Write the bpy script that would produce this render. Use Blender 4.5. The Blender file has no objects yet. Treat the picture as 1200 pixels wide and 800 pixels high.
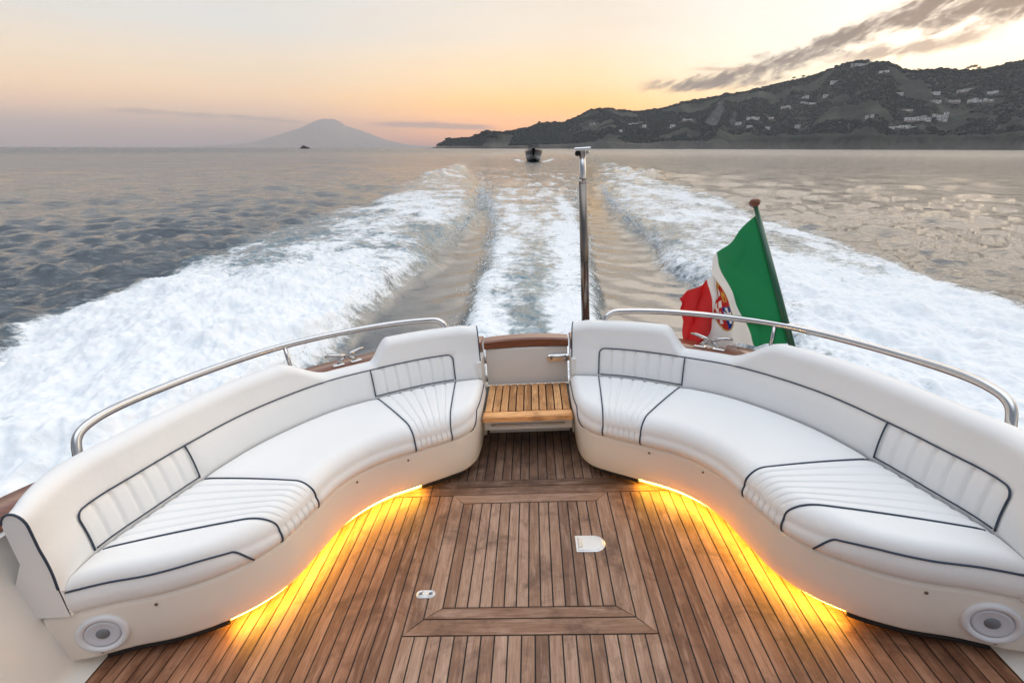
import bpy, math, random
import numpy as np
from mathutils import Matrix, Vector

random.seed(7); rng = np.random.default_rng(11)
scene = bpy.context.scene
COL = scene.collection
PI = math.pi

# ------------------------------------------------------------------ frames
# the boat frame: origin on the teak deck, +Y aft, +Z up from the deck; the boat planes
# with a little bow-up trim and heel, so everything aboard goes through MB into the world.
CAM_B = np.array([0.08444463, 0.0, 1.6])
CAM_H = 2.35
RB = np.array([[0.9980518541422428, 0.000995199146617835, -0.06238193666350594],
               [0.000995199146617835, 0.9994916082194333, 0.03186745483388155],
               [0.06238193666350594, -0.03186745483388155, 0.9975434623616761]])
_t = np.array([0, 0, CAM_H]) - RB @ CAM_B
MB = Matrix([[*RB[0], _t[0]], [*RB[1], _t[1]], [*RB[2], _t[2]], [0, 0, 0, 1]])
MIR = 1

# ------------------------------------------------------------------ node helpers
def s2l(c):
    return tuple((x / 255 / 12.92 if x / 255 <= .04045 else ((x / 255 + .055) / 1.055) ** 2.4) for x in c)

class NT:
    def __init__(s, nt): s.nt = nt
    def n(s, typ, **kw):
        nd = s.nt.nodes.new(typ)
        for k, v in kw.items(): setattr(nd, k, v)
        return nd
    def l(s, a, b): s.nt.links.new(a, b)
    def _in(s, sock, v):
        if isinstance(v, bpy.types.NodeSocket): s.l(v, sock)
        elif v is not None: sock.default_value = v
    def m(s, op, a, b=None, c=None, clamp=False):
        nd = s.n('ShaderNodeMath', operation=op); nd.use_clamp = clamp
        s._in(nd.inputs[0], a); s._in(nd.inputs[1], b); s._in(nd.inputs[2], c)
        return nd.outputs[0]
    def mapr(s, v, a, b, c=0., d=1., smooth=False):
        nd = s.n('ShaderNodeMapRange'); nd.interpolation_type = 'SMOOTHSTEP' if smooth else 'LINEAR'
        s._in(nd.inputs[0], v)
        for i, q in enumerate((a, b, c, d)): s._in(nd.inputs[1 + i], q)
        return nd.outputs[0]
    def mix(s, f, a, b, blend='MIX'):
        nd = s.n('ShaderNodeMix', data_type='RGBA', blend_type=blend)
        s._in(nd.inputs['Factor'], f)
        for sock, v in ((nd.inputs[6], a), (nd.inputs[7], b)):
            if isinstance(v, bpy.types.NodeSocket): s.l(v, sock)
            else: sock.default_value = (*v[:3], 1)
        return nd.outputs[2]
    def ramp(s, f, els, interp='LINEAR'):
        nd = s.n('ShaderNodeValToRGB'); cr = nd.color_ramp; cr.interpolation = interp
        while len(cr.elements) < len(els): cr.elements.new(.5)
        for e, (p, c) in zip(cr.elements, els): e.position = p; e.color = (*c[:3], 1)
        s._in(nd.inputs[0], f); return nd.outputs[0]
    def noise(s, vec, scale, detail=4, rough=.55, dist=0., out=0):
        nd = s.n('ShaderNodeTexNoise'); s._in(nd.inputs['Vector'], vec)
        nd.inputs['Scale'].default_value = scale; nd.inputs['Detail'].default_value = detail
        nd.inputs['Roughness'].default_value = rough; nd.inputs['Distortion'].default_value = dist
        return nd.outputs[out]
    def mapping(s, vec, scale=(1, 1, 1), loc=(0, 0, 0), rot=(0, 0, 0)):
        nd = s.n('ShaderNodeMapping'); s._in(nd.inputs[0], vec)
        nd.inputs['Scale'].default_value = scale; nd.inputs['Location'].default_value = loc
        nd.inputs['Rotation'].default_value = rot
        return nd.outputs[0]
    def attr(s, name):
        return s.n('ShaderNodeAttribute', attribute_name=name)
    def bump(s, h, strength=.3, dist=.01, normal=None):
        nd = s.n('ShaderNodeBump'); s._in(nd.inputs['Height'], h)
        nd.inputs['Strength'].default_value = strength
        s._in(nd.inputs['Distance'], dist)
        if normal is not None: s.l(normal, nd.inputs['Normal'])
        return nd.outputs[0]

def material(name):
    m = bpy.data.materials.new(name); m.use_nodes = True
    t = NT(m.node_tree); p = m.node_tree.nodes['Principled BSDF']
    return m, t, p

def simple(name, col, rough=.5, metal=0., coat=0., nscale=20, nvar=.06, bump=0., bscale=200, spec=.5):
    m, t, p = material(name)
    oc = t.n('ShaderNodeTexCoord').outputs['Object']
    nz = t.noise(oc, nscale, 5, .6)
    a = tuple(c * (1 - nvar) for c in col); b = tuple(min(1, c * (1 + nvar)) for c in col)
    t.l(t.mix(nz, a, b), p.inputs['Base Color'])
    t.l(t.mapr(nz, 0, 1, rough * .8, min(1, rough * 1.2)), p.inputs['Roughness'])
    p.inputs['Metallic'].default_value = metal; p.inputs['Coat Weight'].default_value = coat
    p.inputs['Specular IOR Level'].default_value = spec
    if bump: t.l(t.bump(t.noise(oc, bscale, 3), bump, .002), p.inputs['Normal'])
    return m

M = {}
def vinyl():
    m, t, p = material('white_vinyl')
    oc = t.n('ShaderNodeTexCoord').outputs['Object']
    big = t.noise(oc, 3.5, 4, .6); fine = t.noise(oc, 420, 2, .5); wr = t.noise(oc, 14, 4, .6, .6)
    t.l(t.mix(big, (.83, .82, .80), (.87, .865, .85)), p.inputs['Base Color'])
    t.l(t.mapr(wr, .3, .7, .38, .55), p.inputs['Roughness'])
    p.inputs['Specular IOR Level'].default_value = .35
    h = t.m('ADD', t.m('MULTIPLY', fine, .25), t.m('MULTIPLY', wr, 2.2))
    t.l(t.bump(h, .35, .0022), p.inputs['Normal'])
    return m
M['vinyl'] = vinyl()
M['piping'] = simple('navy_piping', (.026, .044, .076), .45, nvar=.15)
M['gelcoat'] = simple('ivory_gelcoat', (.86, .80, .715), .3, coat=.3, nscale=1.2, nvar=.012)
M['hullwhite'] = simple('white_gelcoat', (.78, .755, .71), .3, coat=.25, nscale=3, nvar=.03)
M['steel'] = simple('polished_steel', (.60, .585, .57), .13, metal=1, nscale=30, nvar=.1)
M['pole'] = simple('darkened_pole_steel', (.20, .175, .155), .2, metal=1, nscale=14, nvar=.2)  # dark cabin reflected in the steel is put into the base colour
M['brushed'] = simple('brushed_steel', (.72, .73, .74), .3, metal=1, nscale=60, nvar=.1)
M['dark'] = simple('shade_and_pulley_black', (.012, .010, .009), .8)
M['plastic_white'] = simple('white_plastic', (.72, .73, .76), .4, nvar=.03)
M['plastic_grey'] = simple('grey_speaker_cone', (.60, .62, .67), .5, nvar=.05)
M['plastic_dark'] = simple('dark_dust_cap', (.17, .18, .20), .45)
M['chrome_snap'] = simple('bronze_snap', (.16, .12, .08), .4, metal=.6)
M['caulk'] = simple('black_caulk', (.010, .009, .008), .7)

def mahogany():
    m, t, p = material('varnished_mahogany')
    oc = t.n('ShaderNodeTexCoord').outputs['Object']
    g = t.noise(t.mapping(oc, (3, 60, 60)), 1.5, 5, .6, .8)
    t.l(t.ramp(g, [(.25, (.10, .028, .012)), (.6, (.24, .075, .030)), (.85, (.33, .12, .05))]), p.inputs['Base Color'])
    p.inputs['Roughness'].default_value = .32; p.inputs['Coat Weight'].default_value = .8
    p.inputs['Coat Roughness'].default_value = .08
    return m
M['mahogany'] = mahogany()

def teak(name, axis, bright=1., warm=1.):
    m, t, p = material(name)
    oc = t.n('ShaderNodeTexCoord').outputs['Object']
    at = t.attr('plank'); pr = t.n('ShaderNodeSeparateColor'); t.l(at.outputs['Color'], pr.inputs[0])
    off = t.n('ShaderNodeCombineXYZ'); t.l(t.m('MULTIPLY', pr.outputs[1], 37.), off.inputs[0]); t.l(t.m('MULTIPLY', pr.outputs[2], 53.), off.inputs[1])
    va = t.n('ShaderNodeVectorMath', operation='ADD'); t.l(oc, va.inputs[0]); t.l(off.outputs[0], va.inputs[1])
    sc = (1, .045, 1) if axis == 'Y' else (.045, 1, 1)
    grain = t.noise(t.mapping(va.outputs[0], sc), 210, 6, .7, .35)
    sc2 = (1, .12, 1) if axis == 'Y' else (.12, 1, 1)
    streak = t.noise(t.mapping(va.outputs[0], sc2), 34, 4, .65, .6)
    blot = t.noise(oc, 4.2, 8, .70, .6)
    blot2 = t.noise(va.outputs[0], 9, 5, .6)
    base = t.ramp(pr.outputs[0], [(0, (.165, .098, .064)), (.3, (.265, .160, .104)), (.65, (.335, .218, .150)), (1, (.43, .300, .222))])
    c = t.mix(t.mapr(grain, .35, .72, .0, .75), base, (.11, .058, .034))
    c = t.mix(t.mapr(streak, .48, .72, 0, .6), c, (.46, .34, .27))
    c = t.mix(t.mapr(blot, .50, .66, 0, .70), c, (.085, .048, .033))
    c = t.mix(t.mapr(blot2, .56, .74, 0, .6), c, (.075, .042, .028))
    # a foot-worn, damp patch in the gangway between the sofas
    sx = t.n('ShaderNodeSeparateXYZ'); t.l(oc, sx.inputs[0])
    # the sides keep their red-brown oil, the trodden middle has bleached
    side = t.mapr(t.m('ADD', t.m('ABSOLUTE', sx.outputs[0]), t.m('MULTIPLY', t.m('SUBTRACT', blot, .5), .35)), .38, .62, 0, 1, True)
    c = t.mix(1., c, t.mix(side, (1.13, 1.02, .96), (1.09, .79, .63)), 'MULTIPLY')
    gy = t.mapr(sx.outputs[1], 2.02, 2.42, 0, 1, True); gn = t.mapr(blot, .30, .62, .35, 1)
    c = t.mix(t.m('MULTIPLY', t.m('MULTIPLY', gy, gn), .62 if bright < 1.2 else 0), c, (.052, .036, .029))
    if bright != 1 or warm != 1:
        c = t.mix(1., c, (bright * 1.05, bright * .90, bright * .56), 'MULTIPLY')
    t.l(c, p.inputs['Base Color'])
    t.l(t.mapr(streak, .3, .7, .42, .60), p.inputs['Roughness'])
    p.inputs['Specular IOR Level'].default_value = .3
    t.l(t.bump(t.m('ADD', grain, t.m('MULTIPLY', streak, .6)), .35, .0016), p.inputs['Normal'])
    return m
M['teakY'] = teak('weathered_teak_fore_aft', 'Y')
M['teakX'] = teak('weathered_teak_athwart', 'X')
M['teak_step'] = teak('oiled_teak_step', 'Y', 2.0, 1.15)
M['teak_nose'] = teak('oiled_teak_nosing', 'X', 2.5, 1.2)

def emission(name, col, strength):
    m = bpy.data.materials.new(name); m.use_nodes = True
    nt = m.node_tree; nt.nodes.clear()
    e = nt.nodes.new('ShaderNodeEmission'); o = nt.nodes.new('ShaderNodeOutputMaterial')
    e.inputs[0].default_value = (*col, 1); e.inputs[1].default_value = strength
    nt.links.new(e.outputs[0], o.inputs[0]); return m
M['led'] = emission('amber_led', (1.0, .56, .06), 115)

# ------------------------------------------------------------------ geometry helpers
def mk(name, verts, faces, mat, parent=None, smooth=True, color=None, cname='plank', matrix=None, mats=None, fmat=None):
    v = np.array(verts, dtype=float)
    if MIR < 0:
        v = v.copy(); v[:, 0] *= -1
        faces = [tuple(reversed(f)) for f in faces]
    if parent is not None and '_b' in parent:
        v = v - np.array(parent['_b'])
    me = bpy.data.meshes.new(name)
    me.from_pydata(v.tolist(), [], [tuple(int(i) for i in f) for f in faces])
    for mm in (mats or [mat]): me.materials.append(mm)
    if fmat is not None: me.polygons.foreach_set('material_index', np.array(fmat, dtype=np.int32))
    if smooth: me.polygons.foreach_set('use_smooth', np.ones(len(me.polygons), dtype=bool))
    if color is not None:
        ca = me.color_attributes.new(cname, 'FLOAT_COLOR', 'POINT')
        c4 = np.ones((len(v), 4), dtype=np.float32); c4[:, :3] = color
        ca.data.foreach_set('color', c4.ravel())
    me.update()
    o = bpy.data.objects.new(name, me); COL.objects.link(o)
    if parent is not None:
        o.parent = parent
        if '_b' not in parent and '_pb' in parent.data if False else False: pass
    elif matrix is not None: o.matrix_world = matrix
    return o

def sub(name, verts, faces, mat, part, root, **kw):
    """a sub-part: child of a part whose mesh shares the thing's origin"""
    o = mk(name, verts, faces, mat, root, **kw)
    o.parent = part
    return o

def tag(o, label=None, cat=None, group=None, kind=None):
    if label: o['label'] = label
    if cat: o['category'] = cat
    if group: o['group'] = group
    if kind: o['kind'] = kind
    return o

def thing(name, label, cat, base, group=None, boat=True):
    o = bpy.data.objects.new(name, None); COL.objects.link(o)
    b = Vector(base)
    if boat and MIR < 0: b.x *= -1
    o.matrix_world = (MB @ Matrix.Translation(b)) if boat else Matrix.Translation(b)
    o['_b'] = [b.x, b.y, b.z]
    o.empty_display_size = .1
    return tag(o, label, cat, group)

def join(*parts):
    V = []; F = []; n = 0
    for v, f in parts:
        v = np.asarray(v, dtype=float).reshape(-1, 3)
        V.append(v); F += [tuple(i + n for i in q) for q in f]; n += len(v)
    return np.vstack(V), F

def tube(path, r, seg=10, caps=True):
    P = np.asarray(path, float); n = len(P)
    R = np.full(n, r) if np.isscalar(r) else np.asarray(r, float)
    T = np.gradient(P, axis=0); T /= np.linalg.norm(T, axis=1)[:, None] + 1e-12
    ref = np.array([0, 0, 1.]) if abs(T[0][2]) < .9 else np.array([1., 0, 0])
    U = np.cross(T[0], ref); U /= np.linalg.norm(U)
    V = []
    for i in range(n):
        U = U - T[i] * (U @ T[i]); U /= np.linalg.norm(U); W = np.cross(T[i], U)
        for k in range(seg):
            a = 2 * PI * k / seg
            V.append(P[i] + R[i] * (math.cos(a) * U + math.sin(a) * W))
    F = []
    for i in range(n - 1):
        for k in range(seg):
            k2 = (k + 1) % seg
            F.append((i * seg + k, i * seg + k2, (i + 1) * seg + k2, (i + 1) * seg + k))
    if caps:
        F.append(tuple(range(seg - 1, -1, -1))); F.append(tuple((n - 1) * seg + k for k in range(seg)))
    return np.array(V), F

def lathe(prof, c, axis=(0, 0, 1), seg=28):
    A = np.array(axis, float); A /= np.linalg.norm(A)
    ref = np.array([0, 0, 1.]) if abs(A[2]) < .9 else np.array([1., 0, 0])
    U = np.cross(A, ref); U /= np.linalg.norm(U); W = np.cross(A, U)
    V = []; F = []
    for r, h in prof:
        for k in range(seg):
            a = 2 * PI * k / seg
            V.append(np.array(c) + A * h + r * (math.cos(a) * U + math.sin(a) * W))
    for i in range(len(prof) - 1):
        for k in range(seg):
            k2 = (k + 1) % seg
            F.append((i * seg + k, i * seg + k2, (i + 1) * seg + k2, (i + 1) * seg + k))
    F.append(tuple(range(seg - 1, -1, -1))); F.append(tuple((len(prof) - 1) * seg + k for k in range(seg)))
    return np.array(V), F

def bbox(lo, hi, b=.004):
    """box with chamfered vertical and top edges"""
    (x0, y0, z0), (x1, y1, z1) = lo, hi
    V = []
    for z, i in ((z0, 0.), (z1 - b, 0.), (z1, b)):
        V += [(x0 + i, y0 + i, z), (x1 - i, y0 + i, z), (x1 - i, y1 - i, z), (x0 + i, y1 - i, z)]
    F = [(3, 2, 1, 0), (8, 9, 10, 11)]
    for L in (0, 4):
        for k in range(4):
            k2 = (k + 1) % 4
            F.append((L + k, L + k2, L + 4 + k2, L + 4 + k))
    return np.array(V, float), F

def prism(poly, z0, z1, b=.0012):
    """plan polygon (counter-clockwise) to a thin plank with a small arris"""
    P = np.array(poly, float); n = len(P); c = P.mean(0)
    d = P - c; L = np.linalg.norm(d, axis=1)[:, None]
    Q = P - d / L * b * 1.4
    V = [(x, y, z0) for x, y in P] + [(x, y, z1 - b) for x, y in P] + [(x, y, z1) for x, y in Q]
    F = [tuple(2 * n + k for k in range(n))]
    for Lr in (0, n):
        for k in range(n):
            k2 = (k + 1) % n
            F.append((Lr + k, Lr + k2, Lr + n + k2, Lr + n + k))
    return np.array(V, float), F

def catmull(pts, per=24):
    P = np.array(pts, float)
    P = np.vstack([2 * P[0] - P[1], P, 2 * P[-1] - P[-2]])
    out = []
    for i in range(1, len(P) - 2):
        p0, p1, p2, p3 = P[i - 1:i + 3]
        # centripetal
        t0 = 0; t1 = t0 + np.linalg.norm(p1 - p0) ** .5; t2 = t1 + np.linalg.norm(p2 - p1) ** .5; t3 = t2 + np.linalg.norm(p3 - p2) ** .5
        for t in np.linspace(t1, t2, per, endpoint=False):
            A1 = (t1 - t) / (t1 - t0) * p0 + (t - t0) / (t1 - t0) * p1
            A2 = (t2 - t) / (t2 - t1) * p1 + (t - t1) / (t2 - t1) * p2
            A3 = (t3 - t) / (t3 - t2) * p2 + (t - t2) / (t3 - t2) * p3
            B1 = (t2 - t) / (t2 - t0) * A1 + (t - t0) / (t2 - t0) * A2
            B2 = (t3 - t) / (t3 - t1) * A2 + (t - t1) / (t3 - t1) * A3
            out.append((t2 - t) / (t2 - t1) * B1 + (t - t1) / (t2 - t1) * B2)
    out.append(P[-2]); return np.array(out)

class Curve:
    def __init__(s, pts, per=24):
        s.P = catmull(pts, per)
        s.L = np.concatenate([[0], np.cumsum(np.linalg.norm(np.diff(s.P, axis=0), axis=1))])
        s.len = s.L[-1]
    def at(s, a):
        return np.stack([np.interp(a, s.L, s.P[:, k]) for k in range(s.P.shape[1])], -1)
    def tan(s, a, h=.012):
        d = s.at(np.minimum(np.asarray(a) + h, s.len)) - s.at(np.maximum(np.asarray(a) - h, 0))
        return d / (np.linalg.norm(d, axis=-1, keepdims=True) + 1e-12)
    def near(s, q):
        return s.L[np.argmin(np.linalg.norm(s.P - np.array(q), axis=1))]

def sstep(x, a, b):
    t = np.clip((np.asarray(x, float) - a) / (b - a), 0, 1); return t * t * (3 - 2 * t)

def gridfaces(nu, nv):
    return [(i * nv + j, i * nv + j + 1, (i + 1) * nv + j + 1, (i + 1) * nv + j) for i in range(nu - 1) for j in range(nv - 1)]

def orient(V, F, outward):
    """flip all faces if the first good face's normal points against `outward` (a function of the centre)"""
    s = 0
    for f in F[:: max(1, len(F) // 60)]:
        a, b, c = V[f[0]], V[f[1]], V[f[2]]
        n = np.cross(b - a, c - a); s += n @ outward((a + b + c) / 3)
    return F if s > 0 else [tuple(reversed(f)) for f in F]

# numpy value noise
def _h(ix, iy, seed):
    n = (ix.astype(np.int64) * 374761393 + iy.astype(np.int64) * 668265263 + seed * 974711) & 0xffffffff
    n = ((n ^ (n >> 13)) * 1274126177) & 0xffffffff
    return ((n ^ (n >> 16)) & 0xffff) / 65535.
def vnoise(x, y, seed=0):
    x0 = np.floor(x); y0 = np.floor(y); fx = x - x0; fy = y - y0
    fx = fx * fx * fx * (fx * (fx * 6 - 15) + 10); fy = fy * fy * fy * (fy * (fy * 6 - 15) + 10)
    a = _h(x0, y0, seed); b = _h(x0 + 1, y0, seed); c = _h(x0, y0 + 1, seed); d = _h(x0 + 1, y0 + 1, seed)
    return (a + (b - a) * fx) * (1 - fy) + (c + (d - c) * fx) * fy
def fbm(x, y, oct=4, seed=0, gain=.5):
    s = 0; A = 1; T = 0
    for i in range(oct):
        s = s + A * vnoise(x * 2 ** i + 17.3 * i, y * 2 ** i - 9.1 * i, seed + i); T += A; A *= gain
    return s / T

# ================================================================== THE DECK
PW = .0488; GAP = .0054
def plank_mesh(polys, z1=0., z0=-.010):
    parts = []; cols = []
    for poly in polys:
        v, f = prism(poly, z0, z1); parts.append((v, f))
        c = (random.random(), random.random(), random.random()); cols += [c] * len(v)
    v, f = join(*parts); return v, f, np.array(cols)
def rect(x0, x1, y0, y1, g=GAP / 2):
    return [(x0 + g, y0 + g), (x1 - g, y0 + g), (x1 - g, y1 - g), (x0 + g, y1 - g)]
def split_len(x0, x1, y0, y1, out):
    """a deck plank, broken by butt joints here and there"""
    y = y0
    out.append(rect(x0, x1, y0, y1))

HI, HM, HO = .334, .400, .467           # hatch opening, hatch frame, deck margin
fa, ath = [], []
n_out = 25
for sgn in (-1, 1):
    for k in range(n_out):              # outboard planks run past the hatch
        a = HO + k * PW; b = a + PW
        x0, x1 = (a, b) if sgn > 0 else (-b, -a)
        split_len(x0, x1, -.9, 2.16, fa)
nb = 19; w = 2 * HO / nb
for k in range(nb): split_len(-HO + k * w, -HO + (k + 1) * w, -.9, 1.34, fa)     # forward of the hatch
x = -1.66
while x < 1.66:
    split_len(x, x + PW, 2.285, 2.93, fa); x += PW                               # aft of the cross boards
g = GAP / 2
fa.append([(-HO + g, 1.342), (-HM - g, 1.41), (-HM - g, 2.158), (-HO + g, 2.158)])
fa.append([(HM + g, 1.41), (HO - g, 1.342), (HO - g, 2.158), (HM + g, 2.158)])
ath.append([(-HO + .003, 1.342), (HO - .003, 1.342), (HM, 1.41 - g), (-HM, 1.41 - g)])
for y0, y1 in ((2.16, 2.228), (2.228, 2.285)):
    for x0, x1 in ((-1.66, -.52), (-.52, 1.66)): ath.append(rect(x0, x1, y0, y1))
deck_v, deck_f, deck_c = plank_mesh(fa)
n1 = len(deck_f)
v2, f2, c2 = plank_mesh(ath)
dv, df = join((deck_v, deck_f), (v2, f2))
# caulking bed just below
bv, bf = np.array([(-1.68, -.9, -.0035), (1.68, -.9, -.0035), (1.68, 2.95, -.0035), (-1.68, 2.95, -.0035)]), [(0, 1, 2, 3)]
dv, df = join((dv, df), (bv, bf))
dc = np.vstack([deck_c, c2, np.zeros((4, 3))])
deck = mk('deck', dv, df, None, smooth=False, color=dc, matrix=MB, mats=[M['teakY'], M['teakX'], M['caulk']],
          fmat=[0] * n1 + [1] * len(f2) + [2])
tag(deck, kind='structure')

# ---- hatch let into the deck
hatch = thing('deck_hatch', 'rectangular teak deck hatch with mitred border and steel lift ring in the cockpit floor', 'hatch', (0, 1.78, 0))
polys = []; n = 14; w = 2 * HI / n
for k in range(n): polys.append(rect(-HI + k * w, -HI + (k + 1) * w, 1.46, 2.092))
v, f, c = plank_mesh(polys, .001)
mk('hatch_panel', v, f, M['teakY'], hatch, smooth=False, color=c)
v, f, c = plank_mesh([[(-HM + g, 1.412), (-HI - g, 1.46), (-HI - g, 2.092), (-HM + g, 2.158)],
                      [(HI + g, 1.46), (HM - g, 1.412), (HM - g, 2.158), (HI + g, 2.092)]], .001)
v2, f2, c2 = plank_mesh([[(-HM + .004, 1.412), (HM - .004, 1.412), (HI, 1.46 - g), (-HI, 1.46 - g)],
                         [(-HI, 2.092 + g), (HI, 2.092 + g), (HM - .004, 2.158), (-HM + .004, 2.158)]], .001)
vv, ff = join((v, f), (v2, f2))
mk('hatch_frame', vv, ff, None, hatch, smooth=False, color=np.vstack([c, c2]), mats=[M['teakY'], M['teakX']], fmat=[0] * len(f) + [1] * len(f2))
# D-shaped steel lift ring plate
def dplate(s, z0, z1):
    pts = [(-.062 * s, -.050 * s), (.020 * s, -.050 * s)]
    for a in np.linspace(-PI / 2, PI / 2, 15)[1:-1]: pts.append((.020 * s + .050 * s * math.cos(a), .050 * s * math.sin(a)))
    pts += [(.020 * s, .050 * s), (-.062 * s, .050 * s)]
    return prism([(x + .270, y + 1.79) for x, y in pts], z0, z1, .0015)
v, f = dplate(1, .0, .0045)
lift = mk('lift_plate', v, f, M['brushed'], hatch, smooth=False)
v, f = dplate(.84, .0045, .0072)
sub('lift_ring', v, f, M['brushed'], lift, hatch, smooth=False)
v, f = bbox((.222, 1.762, .0072), (.238, 1.818, .0095), .001)
sub('finger_latch', v, f, M['steel'], lift, hatch, smooth=False)

# ---- small white deck fitting
fit = thing('deck_fitting', 'small white oval deck fitting with two round rings on the teak', 'deck fitting', (-.415, 1.527, 0))
pts = [(-.415 + dx, 1.527 + dy) for dx, dy in
       [(.020 + .019 * math.cos(a), .019 * math.sin(a)) for a in np.linspace(-PI / 2, PI / 2, 10)] + [(-.020 + .019 * math.cos(a), .019 * math.sin(a)) for a in np.linspace(PI / 2, 3 * PI / 2, 10)]]
v, f = prism(pts, 0, .004); mk('fitting_plate', v, f, M['plastic_white'], fit, smooth=False)
for dx in (-.020, .020):
    v, f = lathe([(.0135, .004), (.0145, .0065), (.012, .0078), (.009, .0065), (.008, .0045)], (-.415 + dx, 1.527, 0), seg=20)
    r_ = mk('fitting_ring', v, f, M['brushed'], fit)
    v, f = lathe([(.0072, .0042), (.0072, .0058), (.003, .0062)], (-.415 + dx, 1.527, 0), seg=16)
    sub('screw_plug', v, f, M['plastic_dark'], r_, fit)

# ================================================================== SOFAS
F_PTS = [(-1.522, 1.210), (-1.41, 1.25), (-1.27, 1.285), (-1.13, 1.35), (-1.02, 1.44), (-.95, 1.545), (-.90, 1.72), (-.855, 1.88),
         (-.79, 1.99), (-.70, 2.08), (-.55, 2.17), (-.42, 2.245), (-.335, 2.305), (-.285, 2.39), (-.267, 2.50), (-.264, 2.62), (-.264, 2.755)]
S_PTS = [(-1.515, 1.20), (-1.52, 1.36), (-1.47, 1.57), (-1.41, 1.79), (-1.30, 2.08), (-1.07, 2.39), (-.86, 2.54), (-.60, 2.68), (-.43, 2.735), (-.275, 2.765)]
FC, SC = Curve(F_PTS), Curve(S_PTS)
FK = np.array([0, FC.near((-.955, 1.535)), FC.near((-.895, 1.74)), FC.near((-.56, 2.165)), FC.near((-.395, 2.262)), FC.len])
SK = np.array([0, SC.near((-1.52, 1.36)), SC.near((-1.41, 1.79)), SC.near((-.86, 2.54)), SC.near((-.43, 2.735)), SC.len])
TK = np.arange(6.)
Fa = lambda t: np.interp(t, TK, FK)
Sa = lambda t: np.interp(t, TK, SK)
Fout = lambda a: (lambda T: np.stack([T[..., 1], -T[..., 0]], -1))(FC.tan(a, .03))      # away from the cushion
Sout = lambda a: (lambda T: np.stack([-T[..., 1], T[..., 0]], -1))(SC.tan(a, .05))      # outboard
ZT, ZB, ZP = .405, .265, .052
def redge(a):                           # edge radius along the front curve
    r = .042 + .034 * sstep(a, FK[1] * .55, FK[1] * .95)
    return r - .034 * sstep(a, FK[4], FK[4] + .28)
def stripe(t):                          # pleat groove depth 0..1 in the two striped sections
    t = np.asarray(t, float); g = np.zeros_like(t)
    for a in (1., 3.):
        k = (t - a) * 7; d = np.abs(k - np.round(k))
        g += np.exp(-(d / .11) ** 2) * ((t > a + .07) & (t < a + .93))
    return g
def seam(t, w=.030):
    t = np.asarray(t, float); g = np.zeros_like(t)
    for a in (1., 2., 3., 4.): g += np.exp(-((t - a) / w) ** 2) * (1.7 if a == 2. else 1.)
    return g
def seat_top(t, q):
    t = np.asarray(t, float); q = np.asarray(q, float)
    S = SC.at(Sa(t)); Fp = FC.at(Fa(t))
    P = S + (Fp - S) * q[..., None]
    Q = FC.P[::2]; LQ = FC.L[::2]
    i = ((P[..., None, :] - Q) ** 2).sum(-1).argmin(-1)
    d = np.full(P.shape[:-1], 9.); a = np.zeros(P.shape[:-1])
    for o in (-1, 0):                     # refine on the two neighbouring segments
        i0 = np.clip(i + o, 0, len(Q) - 2); A = Q[i0]; B = Q[i0 + 1]; AB = B - A
        u = np.clip(((P - A) * AB).sum(-1) / (AB ** 2).sum(-1), 0, 1)
        dn = np.linalg.norm(P - A - AB * u[..., None], axis=-1); m_ = dn < d
        d = np.where(m_, dn, d); a = np.where(m_, LQ[i0] + u * (LQ[i0 + 1] - LQ[i0]), a)
    r = redge(a)
    dd = np.clip(d, 0, r)
    drop = r - np.sqrt(np.maximum(r * r - (r - dd) ** 2, 0))
    W = np.linalg.norm(Fp - S, axis=-1)
    puff = .007 * np.clip(1 - ((q - .5) / .5) ** 2, 0, 1) * np.clip(W / .35, 0, 1)
    edge = .010 * np.exp(-(q * W / .02) ** 2)
    z = ZT - drop + puff - edge - (.0080 * stripe(t) + .004 * seam(t)) * sstep(d, .0, .02)
    return np.concatenate([P, z[..., None]], -1)
def seat_front(t, k):                   # k 0 (edge) .. 1 (bottom)
    t = np.asarray(t, float); k = np.asarray(k, float)
    a = Fa(t); P = FC.at(a); N = Fout(a); r = redge(a)
    z0 = ZT - r; z = z0 + (ZB - z0) * k
    o = .010 * np.sin(PI * np.clip(k, 0, 1)) - .012 * sstep(k, .85, 1.) - (.007 * stripe(t) + .004 * seam(t)) * (1 - .4 * k)
    return np.concatenate([P + N * o[..., None], z[..., None]], -1)
def seat_path(t, lift=.0025, q0=.02, ka=1.):
    q = 1 - (1 - np.linspace(q0, 1, 40)) ** 1.6
    A = seat_top(np.full(40, t), q); A[:, 2] += lift
    k = np.linspace(.12, ka, 12); B = seat_front(np.full(12, t), k); B[:, :2] += Fout(Fa(t)) * lift
    return np.vstack([A, B])

def htop(a):                            # height of the backrest along the seam curve
    d1 = SC.near((-1.165, 2.285)); d2 = SC.near((-1.03, 2.425)); d3 = SC.near((-.845, 2.55)); d4 = SC.near((-.755, 2.60))
    h = .70 - .115 * sstep(a, d1 - .03, d2) + .118 * sstep(a, d3, d4 + .01)
    return h - .012 * sstep(a, SC.len - .1, SC.len) - .01 * (1 - sstep(a, 0, .08))
LEAN = lambda a: .05 + .95 * sstep(a, .0, .30)
BOFF = lambda z, L=1.: (.012 + .24 * np.maximum(z - .385, 0) * .85) * L
def back_inner(a, z, pleat=None):
    a = np.asarray(a, float); z = np.asarray(z, float)
    o = BOFF(z, LEAN(a)) - .005 * np.sin(PI * np.clip((z - .40) / .15, 0, 1))
    o = o + .004 * np.exp(-((z - .555) / .012) ** 2) * sstep(a, SK[1] - .02, SK[1] + .05) * (1 - sstep(a, SK[4] - .02, SK[4] + .02))
    if pleat is not None: o = o + pleat
    P = SC.at(a) + Sout(a) * o[..., None]
    return np.concatenate([P, z[..., None]], -1)
def a2t(a): return np.interp(a, SK, TK)
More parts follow.
